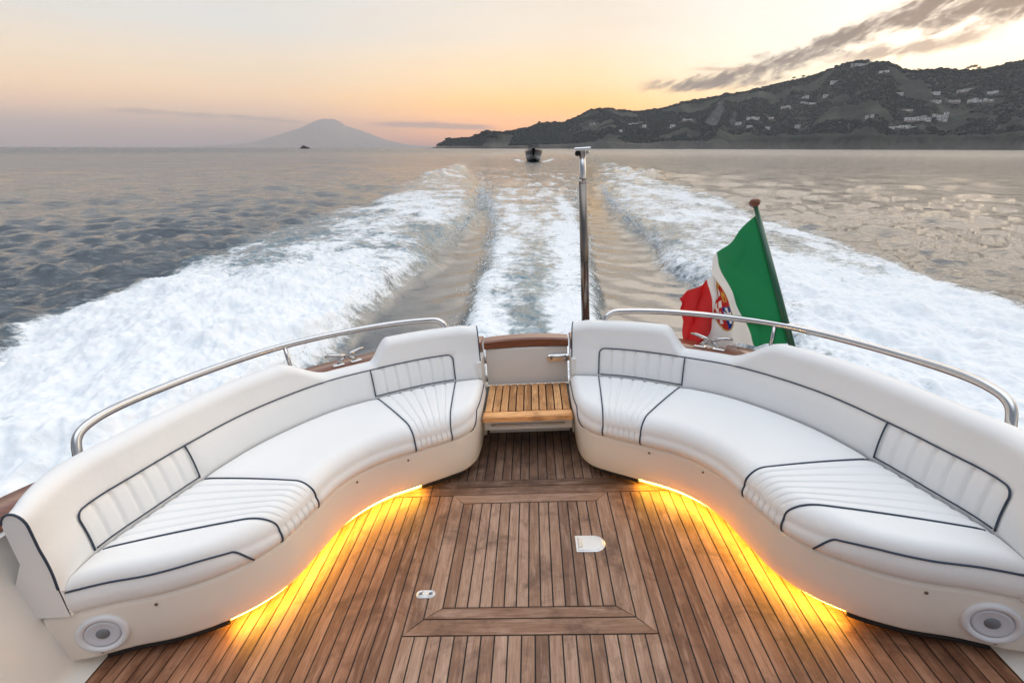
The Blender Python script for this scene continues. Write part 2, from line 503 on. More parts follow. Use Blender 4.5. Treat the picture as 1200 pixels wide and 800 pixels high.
def back_section(a):
    h = float(htop(a)); t = float(a2t(a)); out = []
    n0 = SC.at(a); N = Sout(a)
    r = .052
    zi = np.concatenate([np.linspace(.27, .39, 3), np.linspace(.40, min(.57, h - r), 15), np.linspace(min(.572, h - r + .001), h - r + .002, 6)])
    pl = .0095 * stripe(np.array([t]))[0] * ((zi > .40) & (zi < .548)) + .004 * seam(np.array([t]), .03)[0] * ((zi > .4) & (zi < .55))
    I = back_inner(np.full(len(zi), a), zi, pl)
    o1 = float(BOFF(h - r, LEAN(a)))
    arc = []; tk = .64 + .36 * float(sstep(a, 0, .25))
    for th in np.linspace(0, PI, 11)[1:-1]:
        o = o1 + tk * (.062 - .062 * math.cos(th)); z = h - r + r * math.sin(th)
        arc.append((*(n0 + N * o), z))
    out_ = [(*(n0 + N * (o1 + .124 * tk)), h - r), (*(n0 + N * (o1 + .125 * tk)), .50), (*(n0 + N * .140), .40), (*(n0 + N * .110), .27)]
    return np.vstack([I, arc, out_])

CUP_SNAPS = [(-.615, 2.161), (-1.313, 1.349), (-.80, 1.965)]
def build_sofa(label, sound):
    root = thing('cockpit_sofa', label, 'sofa', (-.95, 1.95, 0), 'cockpit sofas')
    # --- moulded base
    na = 151; aa = np.linspace(0, FC.len, na - 1); P = np.vstack([[-1.615, 1.190], FC.at(aa)]); N = Fout(aa); N = np.vstack([N[:1], N])
    prof = [(-.022, ZB + .006), (-.006, ZB - .002), (-.004, ZB - .02), (-.008, .16), (-.012, ZP + .012), (-.016, ZP + .003), (-.022, ZP), (-.085, ZP)]
    V = np.concatenate([np.concatenate([P + N * o, np.full((na, 1), z)], 1)[:, None, :] for o, z in prof], 1).reshape(-1, 3)
    Fc = gridfaces(na, len(prof)); Fc = orient(V, Fc, lambda c: np.append(Fout(FC.near(c[:2])), 0))
    base = mk('plinth', V, Fc, M['gelcoat'], root)
    # recessed kick board and its shadow gap
    V = np.concatenate([np.concatenate([P - N * .075, np.full((na, 1), z)], 1)[:, None, :] for z in (ZP + .002, 0.)], 1).reshape(-1, 3)
    Fc = orient(V, gridfaces(na, 2), lambda c: np.append(Fout(FC.near(c[:2])), 0))
    mk('kick_board', V, Fc, M['hullwhite'], root)
    # amber light strip under the lip
    a0, a1 = FC.near((-1.115, 1.355)), FC.near((-.555, 2.17))
    al = np.linspace(a0, a1, 70)
    pa = np.concatenate([FC.at(al) - Fout(al) * .030, np.full((70, 1), ZP - .004)], 1)
    v, f = tube(pa, .0046, 6); mk('led_strip', v, f, M['led'], root)
    pa = np.concatenate([FC.at(al) - Fout(al) * .046, np.full((70, 1), ZP - .006)], 1)
    v, f = tube(pa, .0065, 6); mk('led_channel', v, f, M['brushed'], root)
    # dark tubes standing in for the shaded gap where the strip stops
    for (b0, b1) in ((FC.near((-1.50, 1.235)), a0 - .004), (a1 + .004, FC.near((-.34, 2.31)))):
        ab = np.linspace(b0, b1, 30)
        pa = np.concatenate([FC.at(ab) - Fout(ab) * .030, np.full((30, 1), ZP - .012)], 1)
        v, f = tube(pa, .013, 6); mk('gap_shade', v, f, M['dark'], root)
    for q in CUP_SNAPS:
        a = FC.near(q); p = FC.at(a); nn = Fout(a)
        v, f = lathe([(.0055, -.001), (.0055, .003), (.003, .005)], (*(p + nn * -.005), .232), (*nn, 0), 14)
        sub('snap_button', v, f, M['chrome_snap'], base, root)
    p = FC.at(.03); nn = Fout(.03)
    v, f = lathe([(.007, -.001), (.007, .004), (.004, .006)], (*(p + nn * -.008), ZP + .028), (*nn, 0), 14)
    sub('snap_button', v, f, M['chrome_snap'], base, root)
    # --- loudspeaker let into the base
    a = FC.near((-1.475, 1.236)); p = FC.at(a); nn = Fout(a); c = (*(p + nn * -.007), .158)
    R = .078
    v, f = lathe([(R, -.004), (R, .006), (R * .97, .012), (R * .86, .015), (R * .72, .011), (R * .70, .004)], c, (*nn, 0), 40)
    sp = mk('loudspeaker', v, f, M['plastic_white'], root); sp['label'] = sound
    v, f = lathe([(R * .69, .004), (R * .66, .010), (R * .60, .011), (R * .52, .009), (R * .28, .006), (R * .27, .006)], c, (*nn, 0), 36)
    sub('speaker_cone', v, f, M['plastic_grey'], sp, root)
    v, f = lathe([(R * .27, .004), (R * .26, .008), (R * .18, .011), (R * .05, .013)], c, (*nn, 0), 24)
    sub('dust_cap', v, f, M['plastic_dark'], sp, root)
    # --- seat cushions
    for ta, tb in ((0., 2.), (2., 5.)):
        nt, nq = int(150 * (tb - ta)), 34
        tt = np.linspace(ta + (0.0 if ta == 0 else .006), tb - (.006 if tb == 2. else 0), nt)
        qq = 1 - (1 - np.linspace(0, 1, nq)) ** 1.7
        Tg, Qg = np.meshgrid(tt, qq, indexing='ij')
        A = seat_top(Tg, Qg)
        kk = np.linspace(0, 1, 12)[1:]
        Tg2, Kg = np.meshgrid(tt, kk, indexing='ij')
        B = seat_front(Tg2, Kg)
        V = np.concatenate([A, B], 1); nv = V.shape[1]; V = V.reshape(-1, 3)
        Fc = orient(V, gridfaces(nt, nv), lambda c: np.array([0, 0, 1.]))
        cu = mk('seat_cushion', V, Fc, M['vinyl'], root)
        if ta == 0:
            v, f = tube(seat_path(1.), .0035, 7); sub('piping', v, f, M['piping'], cu, root)
            v, f = tube(seat_path(1.992), .0046, 7); sub('piping', v, f, M['piping'], cu, root)
            # edge piping at the forward end that curls down the front
            ta_ = FC.near((-1.065, 1.405)) / FK[1]; tb_ = ta_ + .095
            te = np.linspace(.01, ta_, 60); E = seat_front(te, np.zeros(60)); E[:, :2] += Fout(Fa(te)) * .0015
            te2 = np.linspace(ta_, tb_, 26); kx = np.linspace(0, 1, 26) ** 1.7; E2 = seat_front(te2, kx); E2[:, :2] += Fout(Fa(te2)) * .0015
            v, f = tube(np.vstack([E, E2[1:]]), .0036, 7); sub('piping', v, f, M['piping'], cu, root)
        else:
            for t_ in (3., 4.):
                v, f = tube(seat_path(t_), .0035, 7); sub('piping', v, f, M['piping'], cu, root)
            te = np.linspace(4.99, 4.40, 60); E = seat_front(te, np.zeros(60)); E[:, :2] += Fout(Fa(te)) * .0015
            te2 = np.linspace(4.40, 4.24, 26); kx = np.linspace(0, 1, 26) ** 1.5; E2 = seat_front(te2, kx); E2[:, :2] += Fout(Fa(te2)) * .0015
            v, f = tube(np.vstack([E, E2[1:]]), .0036, 7); sub('piping', v, f, M['piping'], cu, root)
    # --- backrest
    aa = np.linspace(0, SC.len, 420)
    secs = [back_section(a) for a in aa]; ns = len(secs[0])
    V = np.vstack(secs); Fc = orient(V, gridfaces(len(aa), ns), lambda c: np.array([0, 0, 1.]) * (1 if c[2] > .6 else 0))
    capA = secs[0]; capB = secs[-1]
    n0 = len(V)
    Tn = np.append(SC.tan(0.), 0)
    V = np.vstack([V, capA + (capA.mean(0) - capA) * .02 - Tn * .004, capB])
    fA = tuple(n0 + i for i in range(ns)); fB = tuple(n0 + ns + i for i in range(ns))
    nA = np.cross(V[fA[3]] - V[fA[0]], V[fA[-3]] - V[fA[0]])
    Fc = Fc + [fA if nA @ -Tn > 0 else tuple(reversed(fA))]
    Tn2 = np.append(SC.tan(SC.len), 0)
    nB = np.cross(V[fB[3]] - V[fB[0]], V[fB[-3]] - V[fB[0]])
    Fc = Fc + [fB if nB @ Tn2 > 0 else tuple(reversed(fB))]
    back = mk('backrest', V, Fc, M['vinyl'], root)
    # piping: up the end of the forward pleats, along, down the end of the aft pleats
    zl = .556
    def inner(t, z, lift=.002):
        a = float(Sa(t)); p = back_inner(np.array([a]), np.array([z]))[0]; p[:2] -= Sout(a) * lift; return p
    path = [inner(1., z) for z in np.linspace(.402, zl - .03, 9)]
    for th in np.linspace(0, PI / 2, 8)[1:]:
        path.append(inner(1. + .07 * (1 - math.cos(th)), zl - .03 + .03 * math.sin(th)))
    path += [inner(t, zl) for t in np.linspace(1.10, 3.90, 150)]
    for th in np.linspace(PI / 2, 0, 8)[:-1]:
        path.append(inner(4. - .07 * (1 - math.cos(th)), zl - .03 + .03 * math.sin(th)))
    path += [inner(4., z) for z in np.linspace(zl - .03, .402, 9)]
    v, f = tube(path, .0035, 7); sub('piping', v, f, M['piping'], back, root)
    for t_ in (2., 3.):
        v, f = tube([inner(t_, z) for z in np.linspace(.402, zl, 12)], .0035, 7); sub('piping', v, f, M['piping'], back, root)
    # thin dark seam where the back meets the seat beside the stripes
    for (ta, tb) in ((1.02, 2.), (3., 3.98)):
        v, f = tube([inner(t, .404, .001) for t in np.linspace(ta, tb, 30)], .0028, 6); sub('seam', v, f, M['piping'], back, root)
    v, f = tube(secs[0][2:len(secs[0]) - 4] - Tn * .003, .0040, 7); sub('piping', v, f, M['piping'], back, root)
    v, f = tube(secs[-1][2:-1] + Tn2 * .003, .0036, 7); sub('piping', v, f, M['piping'], back, root)
    return root

MIR = 1
build_sofa('white sofa curving along the left side of the deck, open water behind it', 'round white loudspeaker in the base')
MIR = -1
build_sofa('white sofa curving along the right side of the deck, in front of the flag', 'round white loudspeaker in the base')
MIR = 1

# ================================================================== HULL AND CAPPING
hull = thing('boat_hull', 'white boat hull sides around the cockpit with varnished mahogany capping', 'boat hull', (0, 1, 0))
OC = Curve([(-1.53, -.9), (-1.53, .2), (-1.53, .9)] + S_PTS[1:-1] + [(-.278, 2.768)], 24)
def offs(cur, o, z, a=None):
    a = np.linspace(0, cur.len, 180) if a is None else a
    T = cur.tan(a, .05); N = np.stack([-T[:, 1], T[:, 0]], -1)
    Q = cur.at(a); zz = z + (.062 * (1 - sstep(Q[:, 1], 1.15, 1.75)) if z > .45 else 0)
    return np.concatenate([Q + N * o, (zz + 0 * Q[:, 0])[:, None]], 1)
def strip(cur, prof, a=None):
    rows = [offs(cur, o, z, a) for o, z in prof]
    n = len(rows[0]); V = np.stack(rows, 1).reshape(-1, 3)
    return V, gridfaces(n, len(prof))
for sx in (1, -1):
    MIR = sx
    # inner side of the hull ahead of the sofa
    ys = np.linspace(-.9, 1.34, 20)
    prof = [(-1.545, .0), (-1.575, .012), (-1.592, .035), (-1.60, .07), (-1.612, .20), (-1.638, .38), (-1.655, .52), (-1.664, .605), (-1.70, .61)]
    V = np.array([(x, y, z) for y in ys for x, z in prof]); Fc = orient(V, gridfaces(20, len(prof)), lambda c: np.array([1., 0, .2]))
    mk('side_panel', V, Fc, M['hullwhite'], hull)
    # varnished capping all round
    V, Fc = strip(OC, [(.128, .540), (.128, .562), (.136, .570), (.300, .572), (.312, .564), (.314, .535)])
    Fc = orient(V, Fc, lambda c: np.array([0, 0, 1.])); mk('cap_rail', V, Fc, M['mahogany'], hull)
    # outer shell down to the water
    V, Fc = strip(OC, [(.10, .538), (.300, .535), (.335, .50), (.34, .46), (.31, .40), (.27, .1), (.20, -.35), (.05, -.95)])
    Fc = orient(V, Fc, lambda c: np.array([-1., .3, .3])); mk('outer_shell', V, Fc, M['hullwhite'], hull)
    # gangway cheek between sofa and gate
    V, Fc = bbox((-.30, 2.775, -.02), (-.272, 2.955, .50), .004); mk('gangway_cheek', V, Fc, M['hullwhite'], hull, smooth=False)
    # transom beside the gate
    V, Fc = bbox((-.62, 2.985, -.9), (-.279, 3.075, .512), .006); mk('transom_panel', V, Fc, M['hullwhite'], hull, smooth=False)
    V, Fc = bbox((-.70, 2.955, .514), (-.279, 3.10, .560), .008); mk('transom_cap', V, Fc, M['mahogany'], hull, smooth=False)
MIR = 1
V, Fc = bbox((-.278, 2.99, -.9), (.278, 3.07, .24), .006); mk('transom_panel', V, Fc, M['hullwhite'], hull, smooth=False)

# ---- gate in the transom
gate = thing('transom_gate', 'white transom gate with mahogany cap and steel latch between the sofas', 'gate', (0, 2.98, .26))
V, Fc = bbox((-.262, 2.968, .262), (.262, 3.012, .512), .006); gp = mk('gate_panel', V, Fc, M['hullwhite'], gate, smooth=False)
# gently cambered cap
xs = np.linspace(-.268, .268, 24)
prof = [(2.955, .514), (2.950, .522), (2.950, .556), (2.958, .566), (3.02, .572), (3.035, .566), (3.037, .514)]
V = np.array([(x, y + .03 * (1 - (x / .268) ** 2) * .6, z + .010 * (1 - (x / .268) ** 2) * (1 if z > .53 else 0)) for x in xs for y, z in prof])
Fc = orient(V, gridfaces(24, len(prof)), lambda c: np.array([0, 0, 1.]))
n = len(prof); Fc += [tuple(range(n)), tuple(23 * n + i for i in range(n - 1, -1, -1))]
mk('gate_cap', V, Fc, M['mahogany'], gate, smooth=False)
V, Fc = bbox((.135, 2.950, .418), (.272, 2.968, .462), .010); lt = mk('latch', V, Fc, M['steel'], gate, smooth=False)
v, f = tube([(.150, 2.950, .450), (.19, 2.943, .452), (.235, 2.943, .452), (.25, 2.955, .45)], .006, 8); sub('latch_lever', v, f, M['brushed'], lt, gate)
v, f = lathe([(.011, 0), (.011, .006), (.006, .008)], (.158, 2.957, .437), (0, -1, 0), 16); sub('latch_lock', v, f, M['plastic_dark'], lt, gate)
for z in (.31, .44):
    v, f = tube([(-.266, 2.962, z - .022), (-.266, 2.962, z + .022)], .006, 8); mk('hinge', v, f, M['steel'], gate)

# ---- teak step in the gangway
step = thing('gangway_step', 'honey coloured slatted teak step in front of the transom gate', 'step', (0, 2.72, 0))
polys = []; n = 11; w = .50 / n
for k in range(n): polys.append(rect(-.25 + k * w, -.25 + (k + 1) * w, 2.572, 2.948, .0035))
v, f, c = plank_mesh(polys, .270, .252); mk('slat_panel', v, f, M['teak_step'], step, smooth=False, color=c)
V, Fc = bbox((-.250, 2.575, .244), (.250, 2.945, .258), .002); mk('slat_bed', V, Fc, M['caulk'], step, smooth=False)
v, f = bbox((-.256, 2.508, .234), (.256, 2.570, .271), .008)
mk('nosing', v, f, M['teak_nose'], step, smooth=False, color=np.full((len(v), 3), .8))
V, Fc = bbox((-.256, 2.57, .150), (.256, 2.60, .234), .004); mk('step_frame', V, Fc, M['hullwhite'], step, smooth=False)
V, Fc = bbox((-.256, 2.800, .0), (.256, 2.83, .236), .003); rs = mk('riser', V, Fc, M['hullwhite'], step, smooth=False)
v, f = tube([(-.215, 2.563, .185), (.215, 2.563, .185)], .006, 8); mk('step_bar', v, f, M['steel'], step)
for x in (-.24, .24):
    V, Fc = bbox((x - .014, 2.60, .165), (x + .014, 2.80, .234), .003); mk('side_bracket', V, Fc, M['hullwhite'], step, smooth=False)

# ================================================================== RAILS, CLEATS, POLE
def build_rail(label):
    root = thing('grab_rail', label, 'handrail', (-1.3, 2.5, .57), 'curved grab rails')
    ctl = [(-1.715, 1.585, .555), (-1.722, 1.600, .64), (-1.735, 1.640, .708), (-1.725, 1.72, .738), (-1.640, 2.03, .742), (-1.325, 2.535, .742), (-.88, 2.83, .742),
           (-.62, 2.90, .742), (-.535, 2.90, .738), (-.492, 2.885, .712), (-.482, 2.872, .64), (-.480, 2.868, .55)]
    v, f = tube(catmull(ctl, 14), .0172, 14); mk('rail_tube', v, f, M['steel'], root)
    for q in ((-1.325, 2.530),):
        v, f = tube([(q[0] + .02, q[1] - .015, .560), (q[0], q[1], .738)], .0115, 12); st = mk('stanchion', v, f, M['steel'], root)
        v, f = lathe([(.030, 0), (.030, .005), (.014, .012)], (q[0] + .02, q[1] - .015, .570), (0, 0, 1), 20); sub('foot_flange', v, f, M['steel'], st, root)
    for q in ((-1.715, 1.585), (-.480, 2.868)):
        v, f = lathe([(.032, 0), (.032, .006), (.018, .014)], (*q, .570), (0, 0, 1), 20); mk('foot_flange', v, f, M['steel'], root)
MIR = 1; build_rail('curved stainless steel grab rail behind the left sofa, over open water')
MIR = -1; build_rail('curved stainless steel grab rail behind the right sofa, crossing in front of the flag')

def build_cleat(label, base, ang):
    root = thing('mooring_cleat', label, 'mooring cleat', (*base, .572), 'mooring cleats')
    ca, sa = math.cos(ang), math.sin(ang)
    W = lambda p: (base[0] + p[0] * ca - p[1] * sa, base[1] + p[0] * sa + p[1] * ca, .572 + p[2])
    for s in (-1, 1):
        v, f = bbox((-.032, -.017, 0), (.032, .017, .010), .004); v = np.array([W((p[0] + s * .052, p[1], p[2])) for p in v])
        ft = mk('cleat_foot', v, f, M['steel'], root, smooth=False)
        v, f = tube([W(p) for p in ((s * .052, 0, .008), (s * .030, 0, .028), (s * .010, .004, .048))], [.0125, .010, .0095], 10)
        sub('cleat_leg', v, f, M['steel'], ft, root)
        v, f = tube([W(p) for p in ((s * .004, .0, .048), (s * .045, .006, .058), (s * .085, .012, .066), (s * .115, .018, .064))], [.0115, .011, .0095, .006], 10)
        mk('horn', v, f, M['steel'], root)
MIR = 1; build_cleat('steel mooring cleat on the mahogany capping behind the left sofa', (-1.045, 2.665), .62)
MIR = -1; build_cleat('steel mooring cleat on the mahogany capping below the hanging flag', (-1.045, 2.665), .62)
MIR = 1

pole = thing('tow_pole', 'tall polished steel tow pole with a pulley head beside the gate', 'tow pole', (.387, 3.03, .56))
v, f = lathe([(.05, 0), (.05, .012), (.03, .02)], (.387, 3.03, .56)); mk('base_flange', v, f, M['steel'], pole)
v, f = tube([(.387, 3.03, .565), (.3835, 3.03, 1.0), (.379, 3.03, 1.50)], .0255, 24); mk('pole_tube', v, f, M['pole'], pole)
v, f = tube([(.379, 3.03, 1.49), (.378, 3.03, 1.52), (.376, 3.03, 1.665)], [.026, .021, .017], 20); mk('neck', v, f, M['steel'], pole)
V, Fc = bbox((.330, 2.992, 1.668), (.422, 3.068, 1.682), .004); hd = mk('head_plate', V, Fc, M['brushed'], pole, smooth=False)
v, f = lathe([(.012, -.010), (.015, -.005), (.011, 0), (.015, .005), (.012, .010)], (.350, 3.03, 1.652), (0, 1, 0), 20); sub('pulley', v, f, M['dark'], hd, pole)
v, f = lathe([(.012, 0), (.012, .014), (.006, .018)], (.408, 3.03, 1.645), (0, 0, 1), 14); sub('pulley_pin', v, f, M['steel'], hd, pole)

# ---- flagstaff and flag
staff = thing('flagstaff', 'slanting green flagstaff with a wooden ball finial on the right capping', 'flagstaff', (1.392, 2.40, .57))
def simple_green(): return simple('green_staff_paint', (.010, .085, .040), .35, coat=.3)
p0 = np.array([1.392, 2.398, .572]); p1 = np.array([1.301, 2.850, 1.318])
v, f = tube([p0, p0 + (p1 - p0) * .5, p1], [.0165, .0155, .013], 14); mk('staff', v, f, simple_green(), staff)
d = (p1 - p0) / np.linalg.norm(p1 - p0)
v, f = lathe([(.012, -.006), (.016, .002), (.0255, .010), (.031, .022), (.031, .030), (.024, .041), (.010, .047)], p1, d, 24); mk('finial', v, f, M['mahogany'], staff)
v, f = lathe([(.034, -.004), (.034, .012), (.023, .020), (.021, .075)], p0, d, 20); mk('socket', v, f, M['brushed'], staff)

FLAG = np.array([
[(1.307,2.830,1.284),(1.326,2.740,1.125),(1.344,2.650,0.966),(1.360,2.560,0.816),(1.376,2.470,0.656)],
[(1.139,2.930,1.057),(1.154,2.840,0.959),(1.182,2.750,0.855),(1.214,2.660,0.731),(1.249,2.570,0.612)],
[(1.165,3.070,0.954),(1.160,2.980,0.878),(1.181,2.890,0.784),(1.187,2.800,0.674),(1.206,2.710,0.568)],
[(1.147,3.030,0.878),(1.132,2.940,0.810),(1.107,2.850,0.730),(1.068,2.760,0.656),(1.010,2.670,0.581)],
[(1.085,3.150,0.799),(1.071,3.060,0.755),(1.053,2.970,0.682),(1.026,2.880,0.602),(0.983,2.790,0.528)],
[(1.002,3.190,0.737),(1.001,3.100,0.692),(0.995,3.010,0.629),(0.978,2.920,0.564),(0.935,2.830,0.509)]])
def flag():
    nu, nv = 150, 90
    uk = np.array([0, 1 / 3, .5, 2 / 3, .83, 1.])
    # refine along v, then along u
    rows = []
    for r in FLAG: rows.append(Curve(r, 12).at(np.linspace(0, Curve(r, 12).len, nv)))
    rows = np.array(rows)                         # 6 x nv x 3
    G = np.zeros((nu, nv, 3))
    uu = np.linspace(0, 1, nu)
    for j in range(nv):
        P = catmull(rows[:, j], 20); pu = np.concatenate([np.linspace(uk[i], uk[i + 1], 20, endpoint=False) for i in range(5)] + [[1.]])
        for k in range(3): G[:, j, k] = np.interp(uu, pu, P[:, k])
    U, V = np.meshgrid(uu, np.linspace(0, 1, nv), indexing='ij')
    amp = sstep(U, .0, .25)
    G[..., 1] += amp * (.024 * np.sin(9 * U * 2 + 5 * V + .6) + .014 * np.sin(23 * U - 9 * V) + .045 * (fbm(U * 7, V * 4 + U * 3, 3, 5) - .5) + .035 * sstep(U, .5, .7) * np.sin(30 * U - 6 * V) + .012 * np.sin(3 * V * PI + 14 * U))
    G[..., 0] += amp * (.005 * np.sin(15 * V + 6 * U)); G[..., 2] += amp * .004 * np.sin(26 * U + 4 * V)
    G[..., 1] += .006 * np.sin(18 * V + 3) * sstep(U, 0, .06) + .012 * np.sin(7 * V - 16 * U) * sstep(U, .03, .15)
    # colours by the cloth's own coordinates
    green, white, red = (.020, .235, .085), (.86, .85, .82), (.62, .020, .020)
    C = np.zeros((nu, nv, 3)); C[:] = white
    C[U < .335] = green; C[U > .665] = red
    C[U < .030] = (.014, .17, .06)
    # shield with four quarters and a mural crown, slim in the folded white stripe
    x = (U - .515) / .075; y = (V - .56) / .27
    ins = (np.abs(x) < 1) & (y > -1) & (y < 1 - .55 * np.abs(x) ** 2.2)
    brd = ins & ~((np.abs(x) < .88) & (y > -.93) & (y < .93 - .55 * np.abs(x / .92) ** 2.2))
    q1 = ins & (x < 0) & (y < -.0); q2 = ins & (x >= 0) & (y < 0); q3 = ins & (x < 0) & (y >= 0); q4 = ins & (x >= 0) & (y >= 0)
    C[q1] = (.48, .02, .018); C[q2] = (.75, .74, .72); C[q3] = (.012, .045, .22); C[q4] = (.46, .03, .02)
    def cross(qm, cx, cy, col, w=.10, L=.36, malt=False):
        a = np.abs(x - cx); b = np.abs(y - cy)
        k = .45 if malt else 0
        C[qm & (((a < w + k * b * .6) & (b < L)) | ((b < w + k * a * .6) & (a < L)))] = col
    cross(q2, .45, -.47, (.50, .02, .02), .11, .6)
    cross(q3, -.45, .35, (.75, .74, .72), .06, .34, True)
    cross(q4, .45, .32, (.75, .74, .72), .06, .32, True)
    lion = q1 & (((x + .45) / .32) ** 2 + ((y + .47) / .26) ** 2 < 1) & (np.sin(17 * x) + np.sin(19 * y + 2 * x) > -.5)
    C[lion] = (.60, .32, .05)
    C[brd] = (.55, .36, .10)
    crown = (np.abs(x) < .8) & (y <= -1.03) & (y > -1.30 - .08 * (np.sin(12 * x) > 0))
    C[crown] = (.55, .30, .06)
    m, t, p = material('ensign_cloth')
    at = t.attr('cloth'); oc = t.n('ShaderNodeTexCoord').outputs['Object']
    t.l(at.outputs['Color'], p.inputs['Base Color']); p.inputs['Roughness'].default_value = .8
    p.inputs['Specular IOR Level'].default_value = .15; p.inputs['Sheen Weight'].default_value = .15
    t.l(t.bump(t.noise(oc, 45, 4, .6), .25, .004), p.inputs['Normal'])
    # thin woven cloth lets some sky through
    tr = t.n('ShaderNodeBsdfTranslucent'); t.l(at.outputs['Color'], tr.inputs[0])
    mx = t.n('ShaderNodeMixShader'); mx.inputs[0].default_value = .50
    t.l(p.outputs[0], mx.inputs[1]); t.l(tr.outputs[0], mx.inputs[2])
    t.l(mx.outputs[0], m.node_tree.nodes['Material Output'].inputs[0])
    o = mk('flag', G.reshape(-1, 3), gridfaces(nu, nv), m, color=C.reshape(-1, 3), cname='cloth', matrix=MB)
    tag(o, 'green, white and red ensign with a crest, hanging in folds from the flagstaff', 'flag')
flag()

# ================================================================== THE SEA
ip = lambda y, a: np.interp(y, [p[0] for p in a], [p[1] for p in a])
OUT_L = [(2, -5.2), (4, -5.9), (5.2, -6.4), (6.2, -7.2), (8.8, -7.5), (14.2, -7.9), (22.3, -7.7), (35, -8.6), (48, -9.9), (93, -12.5), (200, -19)]
OUT_R = [(2, 6.2), (5, 7.2), (7.8, 7.8), (9.5, 7.9), (13, 8.3), (23.3, 9.5), (36, 10.3), (50, 11.2), (110, 15.5), (200, 22)]
IN_L = [(2, -2.7), (6.2, -2.60), (9, -2.42), (11.4, -2.2), (14.5, -2.02), (21, -1.98), (28, -2.6), (36.7, -3.8), (71, -9), (100, -12)]
IN_R = [(2, 2.7), (6, 2.8), (8.4, 2.9), (11.2, 3.07), (15.5, 3.25), (23, 3.56), (42.6, 5.1), (75, 9.5), (110, 15)]
CE_L = [(2, -1.0), (6.8, -.95), (8.5, -.88), (11.5, -1.0), (16, -1.2), (22.6, -1.9), (36, -3.7), (58, -6.6), (100, -11)]
CE_R = [(2, 1.1), (7.3, 1.12), (8.6, 1.15), (12.6, 1.5), (22.9, 2.3), (45, 4.6), (73, 7.2), (110, 13)]

